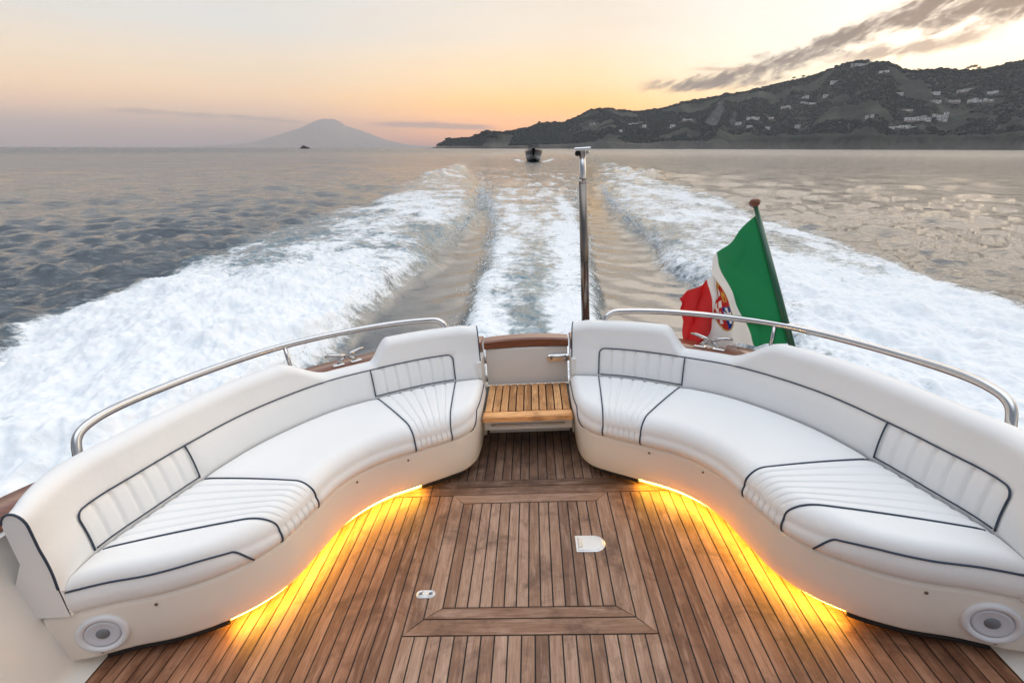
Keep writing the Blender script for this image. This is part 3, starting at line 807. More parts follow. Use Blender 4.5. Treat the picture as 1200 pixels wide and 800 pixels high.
def sea():
    th = np.concatenate([np.linspace(math.atan(CAM_H / 2.4), .0021, 520), CAM_H / np.geomspace(1250, 25500, 48)])
    r = CAM_H / np.tan(th); r[520:] = np.geomspace(1250, 25500, 48)
    az = np.concatenate([np.linspace(-180, -62, 60, endpoint=False), np.linspace(-62, 62, 1560), np.linspace(62, 180, 60)[1:]]) * PI / 180
    R, A = np.meshgrid(r, az, indexing='ij')
    X = R * np.sin(A); Y = R * np.cos(A)
    dr = np.gradient(r)[:, None] * np.ones_like(X)
    dt = np.maximum(R * (124 / 1560 * PI / 180), 0)
    res = np.maximum(dr * .55, dt)
    # ---- open-water chop
    Z = np.zeros_like(X)
    g = np.random.default_rng(5)
    for i in range(64):
        lam = .34 * (1.037 ** i) if i < 54 else 3. + (i - 54) * .8
        d = -.20 + g.normal(0, .85) + (PI if g.random() < .25 else 0)
        k = 2 * PI / lam; a = .0086 * lam ** .42
        w = np.clip((lam / (2.6 * res) - .8), 0, 1)
        Z += a * w * np.sin(k * (X * math.sin(d) + Y * math.cos(d)) + g.random() * 6.28)
    for i in range(40):                   # longer wind waves, which is what still shows far out
        lam = 2.4 * 1.068 ** i; d = -.15 + g.normal(0, .9); k = 2 * PI / lam; a = .034 * lam / (2 * PI)
        w = np.clip(lam / (2.4 * res) - .7, 0, 1) * sstep(R, lam * 5, lam * 13)
        Z += a * w * np.sin(k * (X * math.sin(d) + Y * math.cos(d)) + g.random() * 6.28)
    # ---- the wake
    yy = np.maximum(Y, 2.)
    # ragged edges: bite sizes grow with distance
    n1 = fbm(X * .9, Y * .55, 4, 3) - .5; n2 = fbm(X * .35, Y * .2, 3, 8) - .5
    sp = np.clip(.25 + yy / 22, .3, 3.2)
    oL = ip(yy, OUT_L) + (n1 * 1.0 + n2 * 1.3) * sp; oR = ip(yy, OUT_R) + (n1 * 1.0 + n2 * 1.3) * sp
    e2 = np.clip(.12 + yy / 45, .1, 1.3)
    iL = ip(yy, IN_L) + n1 * 1.8 * e2; iR = ip(yy, IN_R) + n1 * 1.8 * e2
    cL = ip(yy, CE_L) + n1 * .9 * e2; cR = ip(yy, CE_R) + n1 * .9 * e2
    back = (Y > 1.0)
    ew = .10 + yy * .014
    eo = ew * .8 + .55 * np.exp(-yy / 9)
    mL = sstep(iL - X, -ew * 1.6, ew * 1.6) * sstep(X - oL, -eo, ew + eo)
    mR = sstep(X - iR, -ew * 1.6, ew * 1.6) * sstep(oR - X, -eo, ew + eo)
    mO = np.maximum(mL, mR) * back
    mC = sstep(X - cL, -ew, ew) * sstep(cR - X, -ew, ew) * back
    far = 1 - sstep(yy, 48, 120)
    # position across the outer band: 0 inner .. 1 outer
    kL = np.clip((iL - X) / np.maximum(iL - oL, .3), 0, 1); kR = np.clip((X - iR) / np.maximum(oR - iR, .3), 0, 1)
    kk = np.where(X < 0, kL, kR)
    st = fbm(X * .55 + Y * .12, Y * .16 - X * .05, 4, 21)             # long streaks trailing aft
    st2 = fbm(X * 1.6, Y * .9, 4, 33)
    near = 1 - sstep(yy, 5.5, 14)
    foamO = mO * (.53 + .70 * near - .40 * sstep(kk, .0, .25) * sstep(.30 - kk, 0, .3) * 0 + 1.0 * (st - .5) + .75 * (st2 - .5)) * (.60 + .40 * far)
    foamO = foamO - mO * .10 * sstep(yy, 18, 45)
    # inner fringe of the outer band is broken up
    foamO -= mO * .28 * (1 - sstep(kk, .02, .26)) * (1 - near * .3)
    # two white jets astern of the propellers with a glassy blue lane between
    jet = np.exp(-((X + .42 + .02 * yy) / (.34 + .012 * yy)) ** 2) + np.exp(-((X - .52 - .03 * yy) / (.36 + .014 * yy)) ** 2)
    stc = fbm(X * 2.0, Y * .55, 4, 44)
    foamC = mC * (.30 + .58 * np.clip(jet, 0, 1) * (1 - sstep(yy, 12, 34)) + 1.0 * (stc - .5) + .5 * (st2 - .5)) * (.62 + .38 * (1 - sstep(yy, 24, 80)))
    foamC = foamC - mC * .04 * sstep(yy, 20, 40)
    F = np.clip(np.maximum(foamO, foamC), 0, 1.2)
    # bow wave of the following boat
    Xb, Yb = X - .43, Y - 94.7
    fb = np.exp(-((np.abs(Xb) - .10 * np.maximum(Yb + 4, 0) - 1.5) / .9) ** 2) * sstep(Yb, -5, -2) * (1 - sstep(Yb, 8, 40))
    F = np.clip(F + .55 * fb * (.5 + fbm(X * .8, Y * .3, 3, 90)), 0, 1.2)
    calm = np.clip(1 - np.maximum(mO, mC), 0, 1) * back * sstep(X, oL, oL + 1.) * sstep(oR - X, 0, 1.) * (1 - sstep(yy, 60, 110))
    inw = np.clip(mO + mC + calm, 0, 1)
    # heights
    amp = np.exp(-yy / 55)
    ridge = np.sin(PI * np.clip(kk, 0, 1) ** .62)
    H = np.where(mO > 0, .30 * ridge * mO, 0) * (.55 + .45 * amp)
    crest = (np.exp(-((X - oL - 1.1) / 1.1) ** 2) + np.exp(-((X - oR + 1.1) / 1.1) ** 2)) * np.exp(-((yy - 50) / 16) ** 2)
    H += .42 * crest * (.5 + fbm(X * .35, Y * .22, 3, 71))
    H -= .20 * calm * amp
    H += mC * .05
    turb = (fbm(X * 1.15, Y * .85, 5, 50, .55) - .5) * .30 + (fbm(X * 3.2, Y * 2.2, 4, 60, .6) - .5) * .20
    tf = np.clip(1.2 - res / .9, 0, 1)
    H += (mO * 1.0 + mC * .45) * turb * (.55 + .45 * tf) * (.45 + .55 * near)
    # long smooth ripples sweeping across the troughs
    ph = (Y * 1.0 + np.abs(X) * .75 + 1.6 * (fbm(X * .5, Y * .35, 3, 78) - .5) + .35 * (fbm(X * 2, Y * 1.6, 3, 79) - .5)) * 2 * PI / .95
    H += calm * .0085 * np.sin(ph) * (.35 + fbm(X * .7, Y * .5, 3, 81)) * np.clip(.95 / (2.6 * res) - .6, 0, 1) + calm * .03 * (fbm(X * .9, Y * .6, 3, 77) - .5)
    Zt = Z * (1 - .72 * inw) * (1 - .82 * calm) + H * back
    # keep the water low under and beside the boat itself
    hull_m = (np.abs(X) < 2.3) & (Y < 3.6)
    Zt = np.where(hull_m, np.minimum(Zt, -.15), Zt)
    Zt = np.where((Y < 3.6) & (np.abs(X) < 5), np.minimum(Zt, .05 + .1 * np.abs(X)), Zt)
    aer = np.clip(mC * (1 - sstep(yy, 14, 50)) * (.6 + .8 * (stc - .3)) + .55 * mO, 0, 1)
    n_r, n_a = X.shape
    V = np.stack([X, Y, Zt], -1).reshape(-1, 3).astype(np.float32)
    i, j = np.meshgrid(np.arange(n_r - 1), np.arange(n_a - 1), indexing='ij')
    q = np.stack([i * n_a + j, (i + 1) * n_a + j, (i + 1) * n_a + j + 1, i * n_a + j + 1], -1).reshape(-1, 4)
    me = bpy.data.meshes.new('sea')
    me.vertices.add(len(V)); me.vertices.foreach_set('co', V.ravel())
    me.loops.add(q.size); me.loops.foreach_set('vertex_index', q[:, ::-1].astype(np.int32).ravel())
    me.polygons.add(len(q)); me.polygons.foreach_set('loop_start', np.arange(0, q.size, 4, dtype=np.int32))
    me.polygons.foreach_set('use_smooth', np.ones(len(q), dtype=bool))
    me.update(calc_edges=True)
    if me.polygons[len(q) // 2].normal.z < 0: me.flip_normals()
    ca = me.color_attributes.new('wake', 'FLOAT_COLOR', 'POINT')
    C4 = np.ones((len(V), 4), dtype=np.float32); C4[:, 0] = F.ravel(); C4[:, 1] = aer.ravel(); C4[:, 2] = calm.ravel()
    ca.data.foreach_set('color', C4.ravel())
    # material
    m, t, p = material('sea_water')
    oc = t.n('ShaderNodeTexCoord').outputs['Object']
    at = t.attr('wake'); sep = t.n('ShaderNodeSeparateColor'); t.l(at.outputs['Color'], sep.inputs[0])
    foam, aer_, calm_ = sep.outputs[0], sep.outputs[1], sep.outputs[2]
    cs = t.n('ShaderNodeVectorMath', operation='LENGTH'); t.l(oc, cs.inputs[0]); dist = cs.outputs['Value']
    cs = t.n('ShaderNodeVectorMath', operation='LENGTH'); t.l(oc, cs.inputs[0]); dist = cs.outputs['Value']
    fn1 = t.noise(t.mapping(oc, (.85, 1.1, 1)), 1.9, 9, .70, .4); fn2 = t.noise(t.mapping(oc, (.85, 1.1, 1)), 6.5, 6, .66, .3)
    fn3 = t.noise(t.mapping(oc, (.5, 1., 1)), .5, 9, .70, .5)
    fn = t.m('ADD', t.m('ADD', t.m('MULTIPLY', fn1, .36), t.m('MULTIPLY', fn2, t.mapr(dist, 8, 30, .46, .24))), t.m('MULTIPLY', fn3, t.mapr(dist, 8, 30, .18, .40)))
    fm = t.mapr(t.m('ADD', foam, t.m('MULTIPLY', t.m('SUBTRACT', fn, .5), 3.6)), .26, .88, 0, 1, True)
    fm = t.m('MULTIPLY', fm, t.mapr(foam, .02, .25, 0, 1))
    wn1 = t.noise(t.mapping(oc, (.60, 1.4, 1), rot=(0, 0, .25)), 1.4, 5, .60, .3)
    wn2 = t.noise(t.mapping(oc, (.65, 1.4, 1), rot=(0, 0, -.2)), 5., 5, .62)
    wn3 = t.noise(t.mapping(oc, (.50, 1.2, 1), rot=(0, 0, .12)), .62, 6, .62, .2)
    bs = t.mapr(calm_, 0, 1, 1., .13)
    hgt = t.m('ADD', t.m('ADD', t.m('MULTIPLY', wn1, 1.), t.m('MULTIPLY', wn2, .30)), t.m('MULTIPLY', wn3, t.m('ADD', t.mapr(dist, 15, 90, 0., 3.6), t.mapr(dist, 90, 600, 0., 8.))))
    wn4 = t.noise(t.mapping(oc, (.40, 1., 1), rot=(0, 0, .08)), .16, 7, .66, .2); wn5 = t.noise(t.mapping(oc, (.40, 1., 1), rot=(0, 0, -.06)), .035, 7, .68)
    hgt = t.m('ADD', hgt, t.m('ADD', t.m('MULTIPLY', wn4, t.mapr(dist, 30, 130, 0, 14.)), t.m('MULTIPLY', wn5, t.mapr(dist, 120, 900, 0, 90.))))
    b1 = t.bump(hgt, 1., t.m('MULTIPLY', bs, .095))
    water = t.mix(aer_, (.006, .024, .040), (.070, .205, .275))
    t.l(water, p.inputs['Base Color']); t.l(t.mapr(calm_, 0, 1, 1.95, 2.6), p.inputs['IOR'])
    t.l(t.mapr(dist, 25, 320, .07, .26), p.inputs['Roughness'])
    t.l(b1, p.inputs['Normal'])
    fo = t.n('ShaderNodeBsdfPrincipled')
    t.l(t.mix(t.mapr(fn2, .3, .7), (.80, .86, .90), (.91, .92, .93)), fo.inputs['Base Color'])
    fo.inputs['Roughness'].default_value = .85; fo.inputs['Specular IOR Level'].default_value = .15
    fh = t.m('ADD', t.m('MULTIPLY', fn1, 1.), t.m('MULTIPLY', fn2, .5))
    t.l(t.bump(fh, 1., t.mapr(dist, 6, 26, .03, .17)), fo.inputs['Normal'])
    mx = t.n('ShaderNodeMixShader'); t.l(fm, mx.inputs[0]); t.l(p.outputs[0], mx.inputs[1]); t.l(fo.outputs[0], mx.inputs[2])
    t.l(mx.outputs[0], m.node_tree.nodes['Material Output'].inputs[0])
    me.materials.append(m)
    o = bpy.data.objects.new('sea', me); COL.objects.link(o)
    tag(o, kind='structure')
sea()

def spray():
    """droplets thrown off the edges of the wake"""
    g = np.random.default_rng(23); N = 6000
    y = 3.4 + 26 * g.random(N) ** 1.6; pick = g.integers(2, 6, N)
    tabs = [OUT_L, OUT_R, IN_L, IN_R, CE_L, CE_R]
    x = np.zeros(N)
    for i, tb in enumerate(tabs):
        q = pick == i; x[q] = ip(y[q], tb)
    out = pick < 2
    sg = np.where(pick % 2 == 0, 1., -1.) * np.where(pick < 2, 1, -1) * np.where(pick >= 4, -1, 1)
    clump = fbm(x * .8 + pick * 7, y * 1.2, 3, 55)
    x = x + sg * g.exponential(.18, N) * np.where(out, 3., .9) - sg * g.exponential(.05, N)
    z = .10 + g.exponential(.13, N) * np.where(out, 1.4, .7) * (clump > .45)
    r = (.0028 + .0009 * y) * g.uniform(.5, 1.25, N)
    keep = (clump > .40) & ~((np.abs(x) < 2.2) & (y < 3.9)); x, y, z, r = x[keep], y[keep], z[keep], r[keep]; N = len(x)
    oc = np.array([(1, 0, 0), (-1, 0, 0), (0, 1, 0), (0, -1, 0), (0, 0, 1), (0, 0, -1)], float)
    fc = np.array([(0, 2, 4), (2, 1, 4), (1, 3, 4), (3, 0, 4), (2, 0, 5), (1, 2, 5), (3, 1, 5), (0, 3, 5)])
    V = np.stack([x, y, z], -1)[:, None] + oc[None] * r[:, None, None] * g.uniform(.7, 1.5, (N, 1, 3))
    Fc = (fc[None] + np.arange(N)[:, None, None] * 6).reshape(-1, 3)
    me = bpy.data.meshes.new('spray')
    me.vertices.add(N * 6); me.vertices.foreach_set('co', V.astype(np.float32).ravel())
    me.loops.add(Fc.size); me.loops.foreach_set('vertex_index', Fc.astype(np.int32).ravel())
    me.polygons.add(len(Fc)); me.polygons.foreach_set('loop_start', np.arange(0, Fc.size, 3, dtype=np.int32))
    me.update(calc_edges=True)
    me.materials.append(simple('spray_drops', (.86, .89, .91), .5, nvar=.04))
    o = bpy.data.objects.new('spray', me); COL.objects.link(o); tag(o, kind='stuff')
spray()

# ================================================================== HEADLAND AND VOLCANO
RIDGE = [(-10.6, 0.), (-10.23, .16), (-8.72, .80), (-6.54, .97), (-5.16, 1.45), (-2.98, 1.53), (-.26, 1.97), (.82, 2.38), (3.52, 2.50), (4.83, 3.05), (6.12, 3.68), (8.07, 3.85),
         (9.26, 3.60), (11.07, 3.47), (12.83, 3.60), (15.22, 4.24), (17.11, 4.54), (19.85, 4.92), (20.6, 4.97), (23.75, 5.66), (26.35, 6.12), (28.52, 6.98), (29.62, 7.10), (30.96, 6.90),
         (32.08, 6.65), (32.71, 6.18), (33.95, 6.0), (35.75, 6.05), (36.59, 5.85), (37.99, 5.76), (38.84, 5.92), (40.18, 6.25), (43, 6.9), (48, 7.2), (54, 6.6), (62, 4.5), (70, 1.5), (74, 0.)]
def shore_r(az): return 1950 + 260 * np.exp(-((az + 10) / 10) ** 2) + 60 * np.sin(az * .55) + 28 * np.sin(az * 1.9 + 1)
def ridge_r(az): return shore_r(az) + 160 + 700 * sstep(az, -10, 18) + 120 * np.sin(az * .33)
def land_h(az, r):
    e = np.interp(az, [p[0] for p in RIDGE], [p[1] for p in RIDGE])
    rs, rr = shore_r(az), ridge_r(az)
    hr = np.tan(np.radians(e)) * rr + CAM_H
    k = (r - rs) / (rr - rs)
    up = np.clip(k, 0, 1)
    cliff = .10 * sstep(k, 0., .05)
    prof = np.where(k <= 1, cliff + (1 - .10) * up ** 1.12, np.clip(1 - .55 * (k - 1) ** 1.1, 0, 1))
    x = r * np.sin(np.radians(az)); y = r * np.cos(np.radians(az))
    nz = (fbm(x / 260, y / 260, 5, 4) - .5) * 2
    gull = np.abs(fbm(az * .35, r / 900, 4, 14) - .5) * 2
    env = np.sin(PI * np.clip(k, 0, 1)) ** .8
    h = hr * (prof - .16 * gull * env + .06 * nz * env)
    h = h + (vnoise(x / 22, y / 22, 5) - .5) * 3.5 * sstep(k, .02, .2)
    return np.where(k < 0, -8 - 60 * np.abs(k), h - 1.0)
def polar_land(name, az, r, hf, mat):
    A, R = np.meshgrid(az, r, indexing='ij'); Z = hf(A, R)
    X = R * np.sin(np.radians(A)); Y = R * np.cos(np.radians(A))
    V = np.stack([X, Y, Z], -1).reshape(-1, 3)
    Fc = orient(V, gridfaces(len(az), len(r)), lambda c: np.array([0, 0, 1.]))
    return mk(name, V, Fc, mat)
def land_mat():
    m, t, p = material('scrub_and_rock')
    oc = t.n('ShaderNodeTexCoord').outputs['Object']
    a = t.noise(oc, .012, 7, .65, .4); b = t.noise(oc, .05, 5, .65); s = t.n('ShaderNodeSeparateXYZ'); t.l(oc, s.inputs[0])
    c = t.ramp(a, [(.3, (.012, .020, .018)), (.45, (.026, .036, .030)), (.62, (.070, .074, .060)), (.80, (.15, .14, .115))])
    rock = t.mix(b, (.07, .068, .062), (.19, .18, .165))
    zz = t.m('ADD', s.outputs[2], t.m('MULTIPLY', t.m('SUBTRACT', b, .5), 50.))
    c = t.mix(t.mapr(zz, 34, 8, 0, .8, True), c, rock)
    t.l(c, p.inputs['Base Color']); p.inputs['Roughness'].default_value = .95; p.inputs['Specular IOR Level'].default_value = .1
    t.l(t.bump(b, .8, 6.), p.inputs['Normal'])
    return m
LM = land_mat()
head = polar_land('headland', np.linspace(-11, 76, 720), np.concatenate([np.linspace(1850, 2350, 70), np.linspace(2360, 3100, 70), np.linspace(3130, 4600, 26)]), land_h, LM)
tag(head, kind='structure')

VOLC = [(-34, .02), (-32.75, .10), (-28.4, .38), (-26.05, 1.05), (-23.67, 1.78), (-22.3, 2.40), (-21.6, 2.68), (-21.17, 2.75), (-20.7, 2.67), (-20.2, 2.70), (-19.7, 2.50), (-19.21, 2.10), (-17.18, 1.48), (-15.09, .70), (-12.94, .28), (-9.38, .10), (-6, .05)]
def volc_h(az, r):
    e = np.interp(az, [p[0] for p in VOLC], [p[1] for p in VOLC]); e = e + .02 * (fbm(az * 1.3, az * 0, 3, 6) - .5)
    rr = 21500.; hr = np.tan(np.radians(np.maximum(e, 0))) * rr
    return hr * np.clip(1 - np.abs(r - rr) / 3900, 0, 1) - 6 + 45 * (fbm(az * 2.2, r / 800, 4, 19) - .5) * np.clip(hr / 300, 0, 1)
vo = polar_land('mountain', np.linspace(-34, -6, 260), np.linspace(17550, 25500, 61), volc_h, simple('mountain_scrub', (.26, .25, .25), .95, nscale=.002, nvar=.3, spec=.1))  # base colour lightened to fade it further, as thicker haze would
tag(vo, kind='structure')

def hit_land(azd, el):
    r = np.linspace(1850, 3400, 3000); z = CAM_H + np.tan(math.radians(el)) * r; h = land_h(np.full_like(r, azd), r)
    i = np.argmax(h > z)
    if not (h > z).any():
        i = np.argmin(np.abs(r - ridge_r(azd)))
    return float(r[i]), float(h[i])

VIL = [(28.1, 5.41, 8, 3), (25.98, 4.26, 9, 4), (27.73, 4.34, 8, 3), (24.65, 3.52, 12, 3), (26.35, 3.76, 20, 4), (33.2, 4.16, 9, 4), (35.3, 4.18, 13, 3), (37.43, 4.25, 16, 4), (39.03, 3.98, 11, 5), (35.57, 3.53, 13, 3), (36.57, 3.49, 18, 4), (38.46, 3.46, 24, 4), (31.4, 2.49, 11, 4), (33.83, 2.96, 12, 3), (21.88, 2.63, 17, 3), (23.3, 2.6, 11, 3), (20.67, 2.11, 10, 4), (23.38, 1.7, 8, 3), (21.78, 1.87, 9, 3), (25.97, 1.74, 9, 5), (34.15, 1.61, 24, 4), (33.27, 1.56, 10, 3), (31.53, 6.0, 10, 3), (6.47, 2.23, 10, 3), (10.41, 2.21, 22, 3), (11.73, 1.96, 8, 4), (9.43, 1.48, 7, 4), (14.52, 1.94, 9, 4), (15.93, 2.56, 15, 3)]
# ---- woodland, one mass of scrub and low trees over the slopes
def woodland():
    phi = (1 + 5 ** .5) / 2
    ico = np.array([(-1, phi, 0), (1, phi, 0), (-1, -phi, 0), (1, -phi, 0), (0, -1, phi), (0, 1, phi), (0, -1, -phi), (0, 1, -phi), (phi, 0, -1), (phi, 0, 1), (-phi, 0, -1), (-phi, 0, 1)], float)
    ico /= np.linalg.norm(ico[0])
    fc = np.array([(0, 11, 5), (0, 5, 1), (0, 1, 7), (0, 7, 10), (0, 10, 11), (1, 5, 9), (5, 11, 4), (11, 10, 2), (10, 7, 6), (7, 1, 8), (3, 9, 4), (3, 4, 2), (3, 2, 6), (3, 6, 8), (3, 8, 9), (4, 9, 5), (2, 4, 11), (6, 2, 10), (8, 6, 7), (9, 8, 1)])
    N = 42000
    az = rng.uniform(-10, 58, N); k = rng.uniform(.06, 1.05, N) ** .9
    r = shore_r(az) + k * (ridge_r(az) - shore_r(az))
    dens = fbm(r * np.sin(np.radians(az)) / 140, r * np.cos(np.radians(az)) / 140, 4, 31)
    keep = (dens > .43) | (k > .97); az, r = az[keep], r[keep]; N = len(az); keep0 = keep
    h = land_h(az, r); keep = h > 12
    for q in VIL + [(34.79, 2.2, 28, 7), (36.27, 2.1, 18, 11), (30., 6.62, 30, 4)]:
        hr_, _h_ = hit_land(q[0], q[1]); wd = q[2] * .055
        keep &= ~((np.abs(az - q[0]) < wd) & (r > hr_ - 10) & (r < hr_ + 30))
    az, r, h = az[keep], r[keep], h[keep]; N = len(az); keep0 = np.flatnonzero(keep0)[keep]
    s = rng.uniform(1.8, 4.6, N); s = s * (1 + .7 * (rng.random(N) > .93)) * (1 + 1.1 * (k[keep0] > .95) * rng.random(N))
    C = np.stack([r * np.sin(np.radians(az)), r * np.cos(np.radians(az)), h + s * .25], -1)
    J = 1 + .35 * (rng.random((N, 12)) - .5)
    V = C[:, None, :] + ico[None] * (s[:, None] * J)[..., None] * np.array([1.15, 1.15, .72])
    Fc = (fc[None] + np.arange(N)[:, None, None] * 12).reshape(-1, 3)
    me = bpy.data.meshes.new('woodland')
    me.vertices.add(N * 12); me.vertices.foreach_set('co', V.astype(np.float32).ravel())
    me.loops.add(Fc.size); me.loops.foreach_set('vertex_index', Fc.astype(np.int32).ravel())
    me.polygons.add(len(Fc)); me.polygons.foreach_set('loop_start', np.arange(0, Fc.size, 3, dtype=np.int32))
    me.update(calc_edges=True)
    me.materials.append(simple('dark_scrub', (.014, .030, .029), .95, nscale=.008, nvar=.7, spec=.1))
    o = bpy.data.objects.new('woodland', me); COL.objects.link(o); tag(o, kind='stuff')
woodland()

# ---- villas
def villa_mats():
    a = simple('limewashed_wall', (.84, .83, .81), .8, nscale=.2, nvar=.12); b = simple('villa_window_glass', (.05, .06, .07), .3, nscale=.2); c = simple('terracotta_roof', (.36, .27, .22), .9, nscale=.2, nvar=.2)
    return [a, b, c]
VM = villa_mats()
MPP = lambda r: r / 640.
def villa(azd, el, wpx, hpx, label, cat='villa', name='villa', group='white villas on the headland'):
    r, h = hit_land(azd, el); k = MPP(r); w = max(11, wpx * k * .74); hh = max(5, hpx * k * .74); dp = w * random.uniform(.45, .7)
    a = math.radians(azd); parts = []; fm = []
    def add(lo, hi, mi):
        v, f = bbox(lo, hi, .15); parts.append((v, f)); fm.extend([mi] * len(f))
    nblk = max(1, int(w / 13)); x = -w / 2
    for b in range(nblk):
        bw = w / nblk * random.uniform(.62, .98); bh = hh * (1 if nblk == 1 else random.uniform(.5, 1.05)); y0 = random.uniform(0, 9)
        add((x, y0, -4), (x + bw, y0 + dp, bh), 0)
        add((x - .5, y0 - .5, bh + .05), (x + bw + .5, y0 + dp + .5, bh + .7), 2 if random.random() < .45 else 0)
        nw = max(2, int(bw / 4.5)); rows = max(1, int(bh / 4))
        for i in range(nw):
            for j in range(rows):
                cx = x + bw * (i + .5) / nw; z0 = 1.0 + j * bh / rows
                if random.random() < .8: add((cx - 1.2, y0 - .25, z0), (cx + 1.2, y0 - .02, z0 + 2.6), 1)
        x += w / nblk
    if w > 30:
        add((-w / 2, 2, -5), (w / 2, 6, .2), 2)
    v, f = join(*parts)
    M_ = Matrix.Translation((r * math.sin(a), r * math.cos(a), h + 1.5)) @ Matrix.Rotation(-a + random.uniform(-.25, .25), 4, 'Z')
    o = mk(name, v, f, None, smooth=False, mats=VM, fmat=fm, matrix=M_)
    tag(o, label, cat, group)
rows_ = {'high': [], 'middle': [], 'low': []}
for q in sorted(VIL): rows_['high' if q[1] > 3.9 else 'middle' if q[1] > 2.4 else 'low'].append(q)
ORD = ['first', 'second', 'third', 'fourth', 'fifth', 'sixth', 'seventh', 'eighth', 'ninth', 'tenth', 'eleventh', 'twelfth', 'thirteenth']
WHERE = {'high': 'on the upper headland slope, {} from the left in the high row', 'middle': 'halfway up the headland, {} from the left in the middle row', 'low': 'low on the headland slope, {} from the left in the low row'}
for rw, L in rows_.items():
    for i, q in enumerate(L):
        villa(*q, ('long white villa ' if q[2] > 14 else 'small white villa ') + WHERE[rw].format(ORD[i]))
villa(34.79, 2.20, 28, 7, 'long pale hotel wing on the right hillside, joined to the taller block', 'hotel', 'hotel_wing', 'hotel on the headland')
villa(36.27, 2.10, 18, 11, 'tall pale hotel block on the right hillside, largest building there', 'hotel', 'hotel_block', 'hotel on the headland')
villa(30.0, 6.62, 30, 4, 'long stone fort walls along the summit of the headland', 'fort', 'hilltop_fort', 'fort on the summit')

# ---- thin wood smoke rising from the slope
def smoke():
    parts = []
    for azd, el, w_, h_ in ((18.2, 2.55, 26, 16), (18.45, 2.95, 24, 20), (18.7, 3.4, 20, 22), (18.75, 3.9, 13, 18), (20.1, 2.5, 12, 16), (20.2, 3.0, 9, 15)):
        r, h = hit_land(18.6, 2.4); r -= 60; a = math.radians(azd)
        c = np.array([r * math.sin(a), r * math.cos(a), CAM_H + math.tan(math.radians(el)) * r])
        prof = [(w_ * math.sin(t_) * (1 + .18 * math.sin(3 * t_ + azd)) + .3, -h_ * math.cos(t_)) for t_ in np.linspace(.05, PI - .05, 12)]
        parts.append(lathe(prof, c, (.25, .05, 1), 18))
    v, f = join(*parts)
    m = bpy.data.materials.new('wood_smoke'); m.use_nodes = True; nt = m.node_tree; nt.nodes.clear()
    pv = nt.nodes.new('ShaderNodeVolumePrincipled'); o = nt.nodes.new('ShaderNodeOutputMaterial')
    pv.inputs['Color'].default_value = (.85, .88, .95, 1); pv.inputs['Density'].default_value = .0065
    nt.links.new(pv.outputs[0], o.inputs['Volume'])
    tag(mk('smoke', v, f, m), kind='stuff')
smoke()

# ---- umbrella pines on the skyline
def pine(azd, el, hgt, label):
    r = float(ridge_r(np.array(azd))) - 8; h = float(land_h(np.array([azd]), np.array([r]))[0]); a = math.radians(azd)
    base = (r * math.sin(a), r * math.cos(a), h - 3)
    t = thing('umbrella_pine', label, 'pine tree', base, 'umbrella pines on the skyline', boat=False)
    b = np.array(base)
    v, f = tube([b, b + (.4, 0, hgt * .5), b + (0, .3, hgt * .85)], [hgt * .035, hgt * .028, hgt * .02], 7); tr = mk('trunk', v, f, PB, t)
    parts = []
    for k in range(90):
        d = rng.normal(size=3); d /= np.linalg.norm(d); s = hgt * rng.uniform(.05, .11)
        c = b + np.array([0, 0, hgt * .92]) + d * np.array([hgt * .50, hgt * .50, hgt * .14]) * rng.uniform(.5, 1.)
        o = rng.normal(size=(4, 3)) * s * np.array([1, 1, .6])
        parts.append((c + o, [(0, 1, 2), (0, 2, 3), (1, 2, 3), (0, 1, 3)]))
    v, f = join(*parts); mk('crown', v, f, PC, t, smooth=False)
PB = simple('pine_bark', (.06, .045, .035), .9, nscale=.3); PC = simple('pine_needles', (.022, .034, .020), .9, nscale=.2, nvar=.4, spec=.1)
for i, (azd, hg, lb) in enumerate([(24.77, 18, 'spreading pine on the left skyline slope, left of a close pair'), (25.52, 18, 'spreading pine on the left skyline slope, right of a close pair'),
        (37.12, 20, 'tall pine on the right skyline, leftmost of a clump of three'), (37.42, 24, 'tall pine on the right skyline, middle of a clump of three'), (37.74, 17, 'shorter pine on the right skyline, rightmost of a clump of three'),
        (33.92, 14, 'lone pine in the saddle right of the summit fort'), (.82, 15, 'lone pine on the low left end of the headland ridge'), (-5.1, 13, 'lone pine near the seaward tip of the headland')]):
    pine(azd, 0, hg, lb)

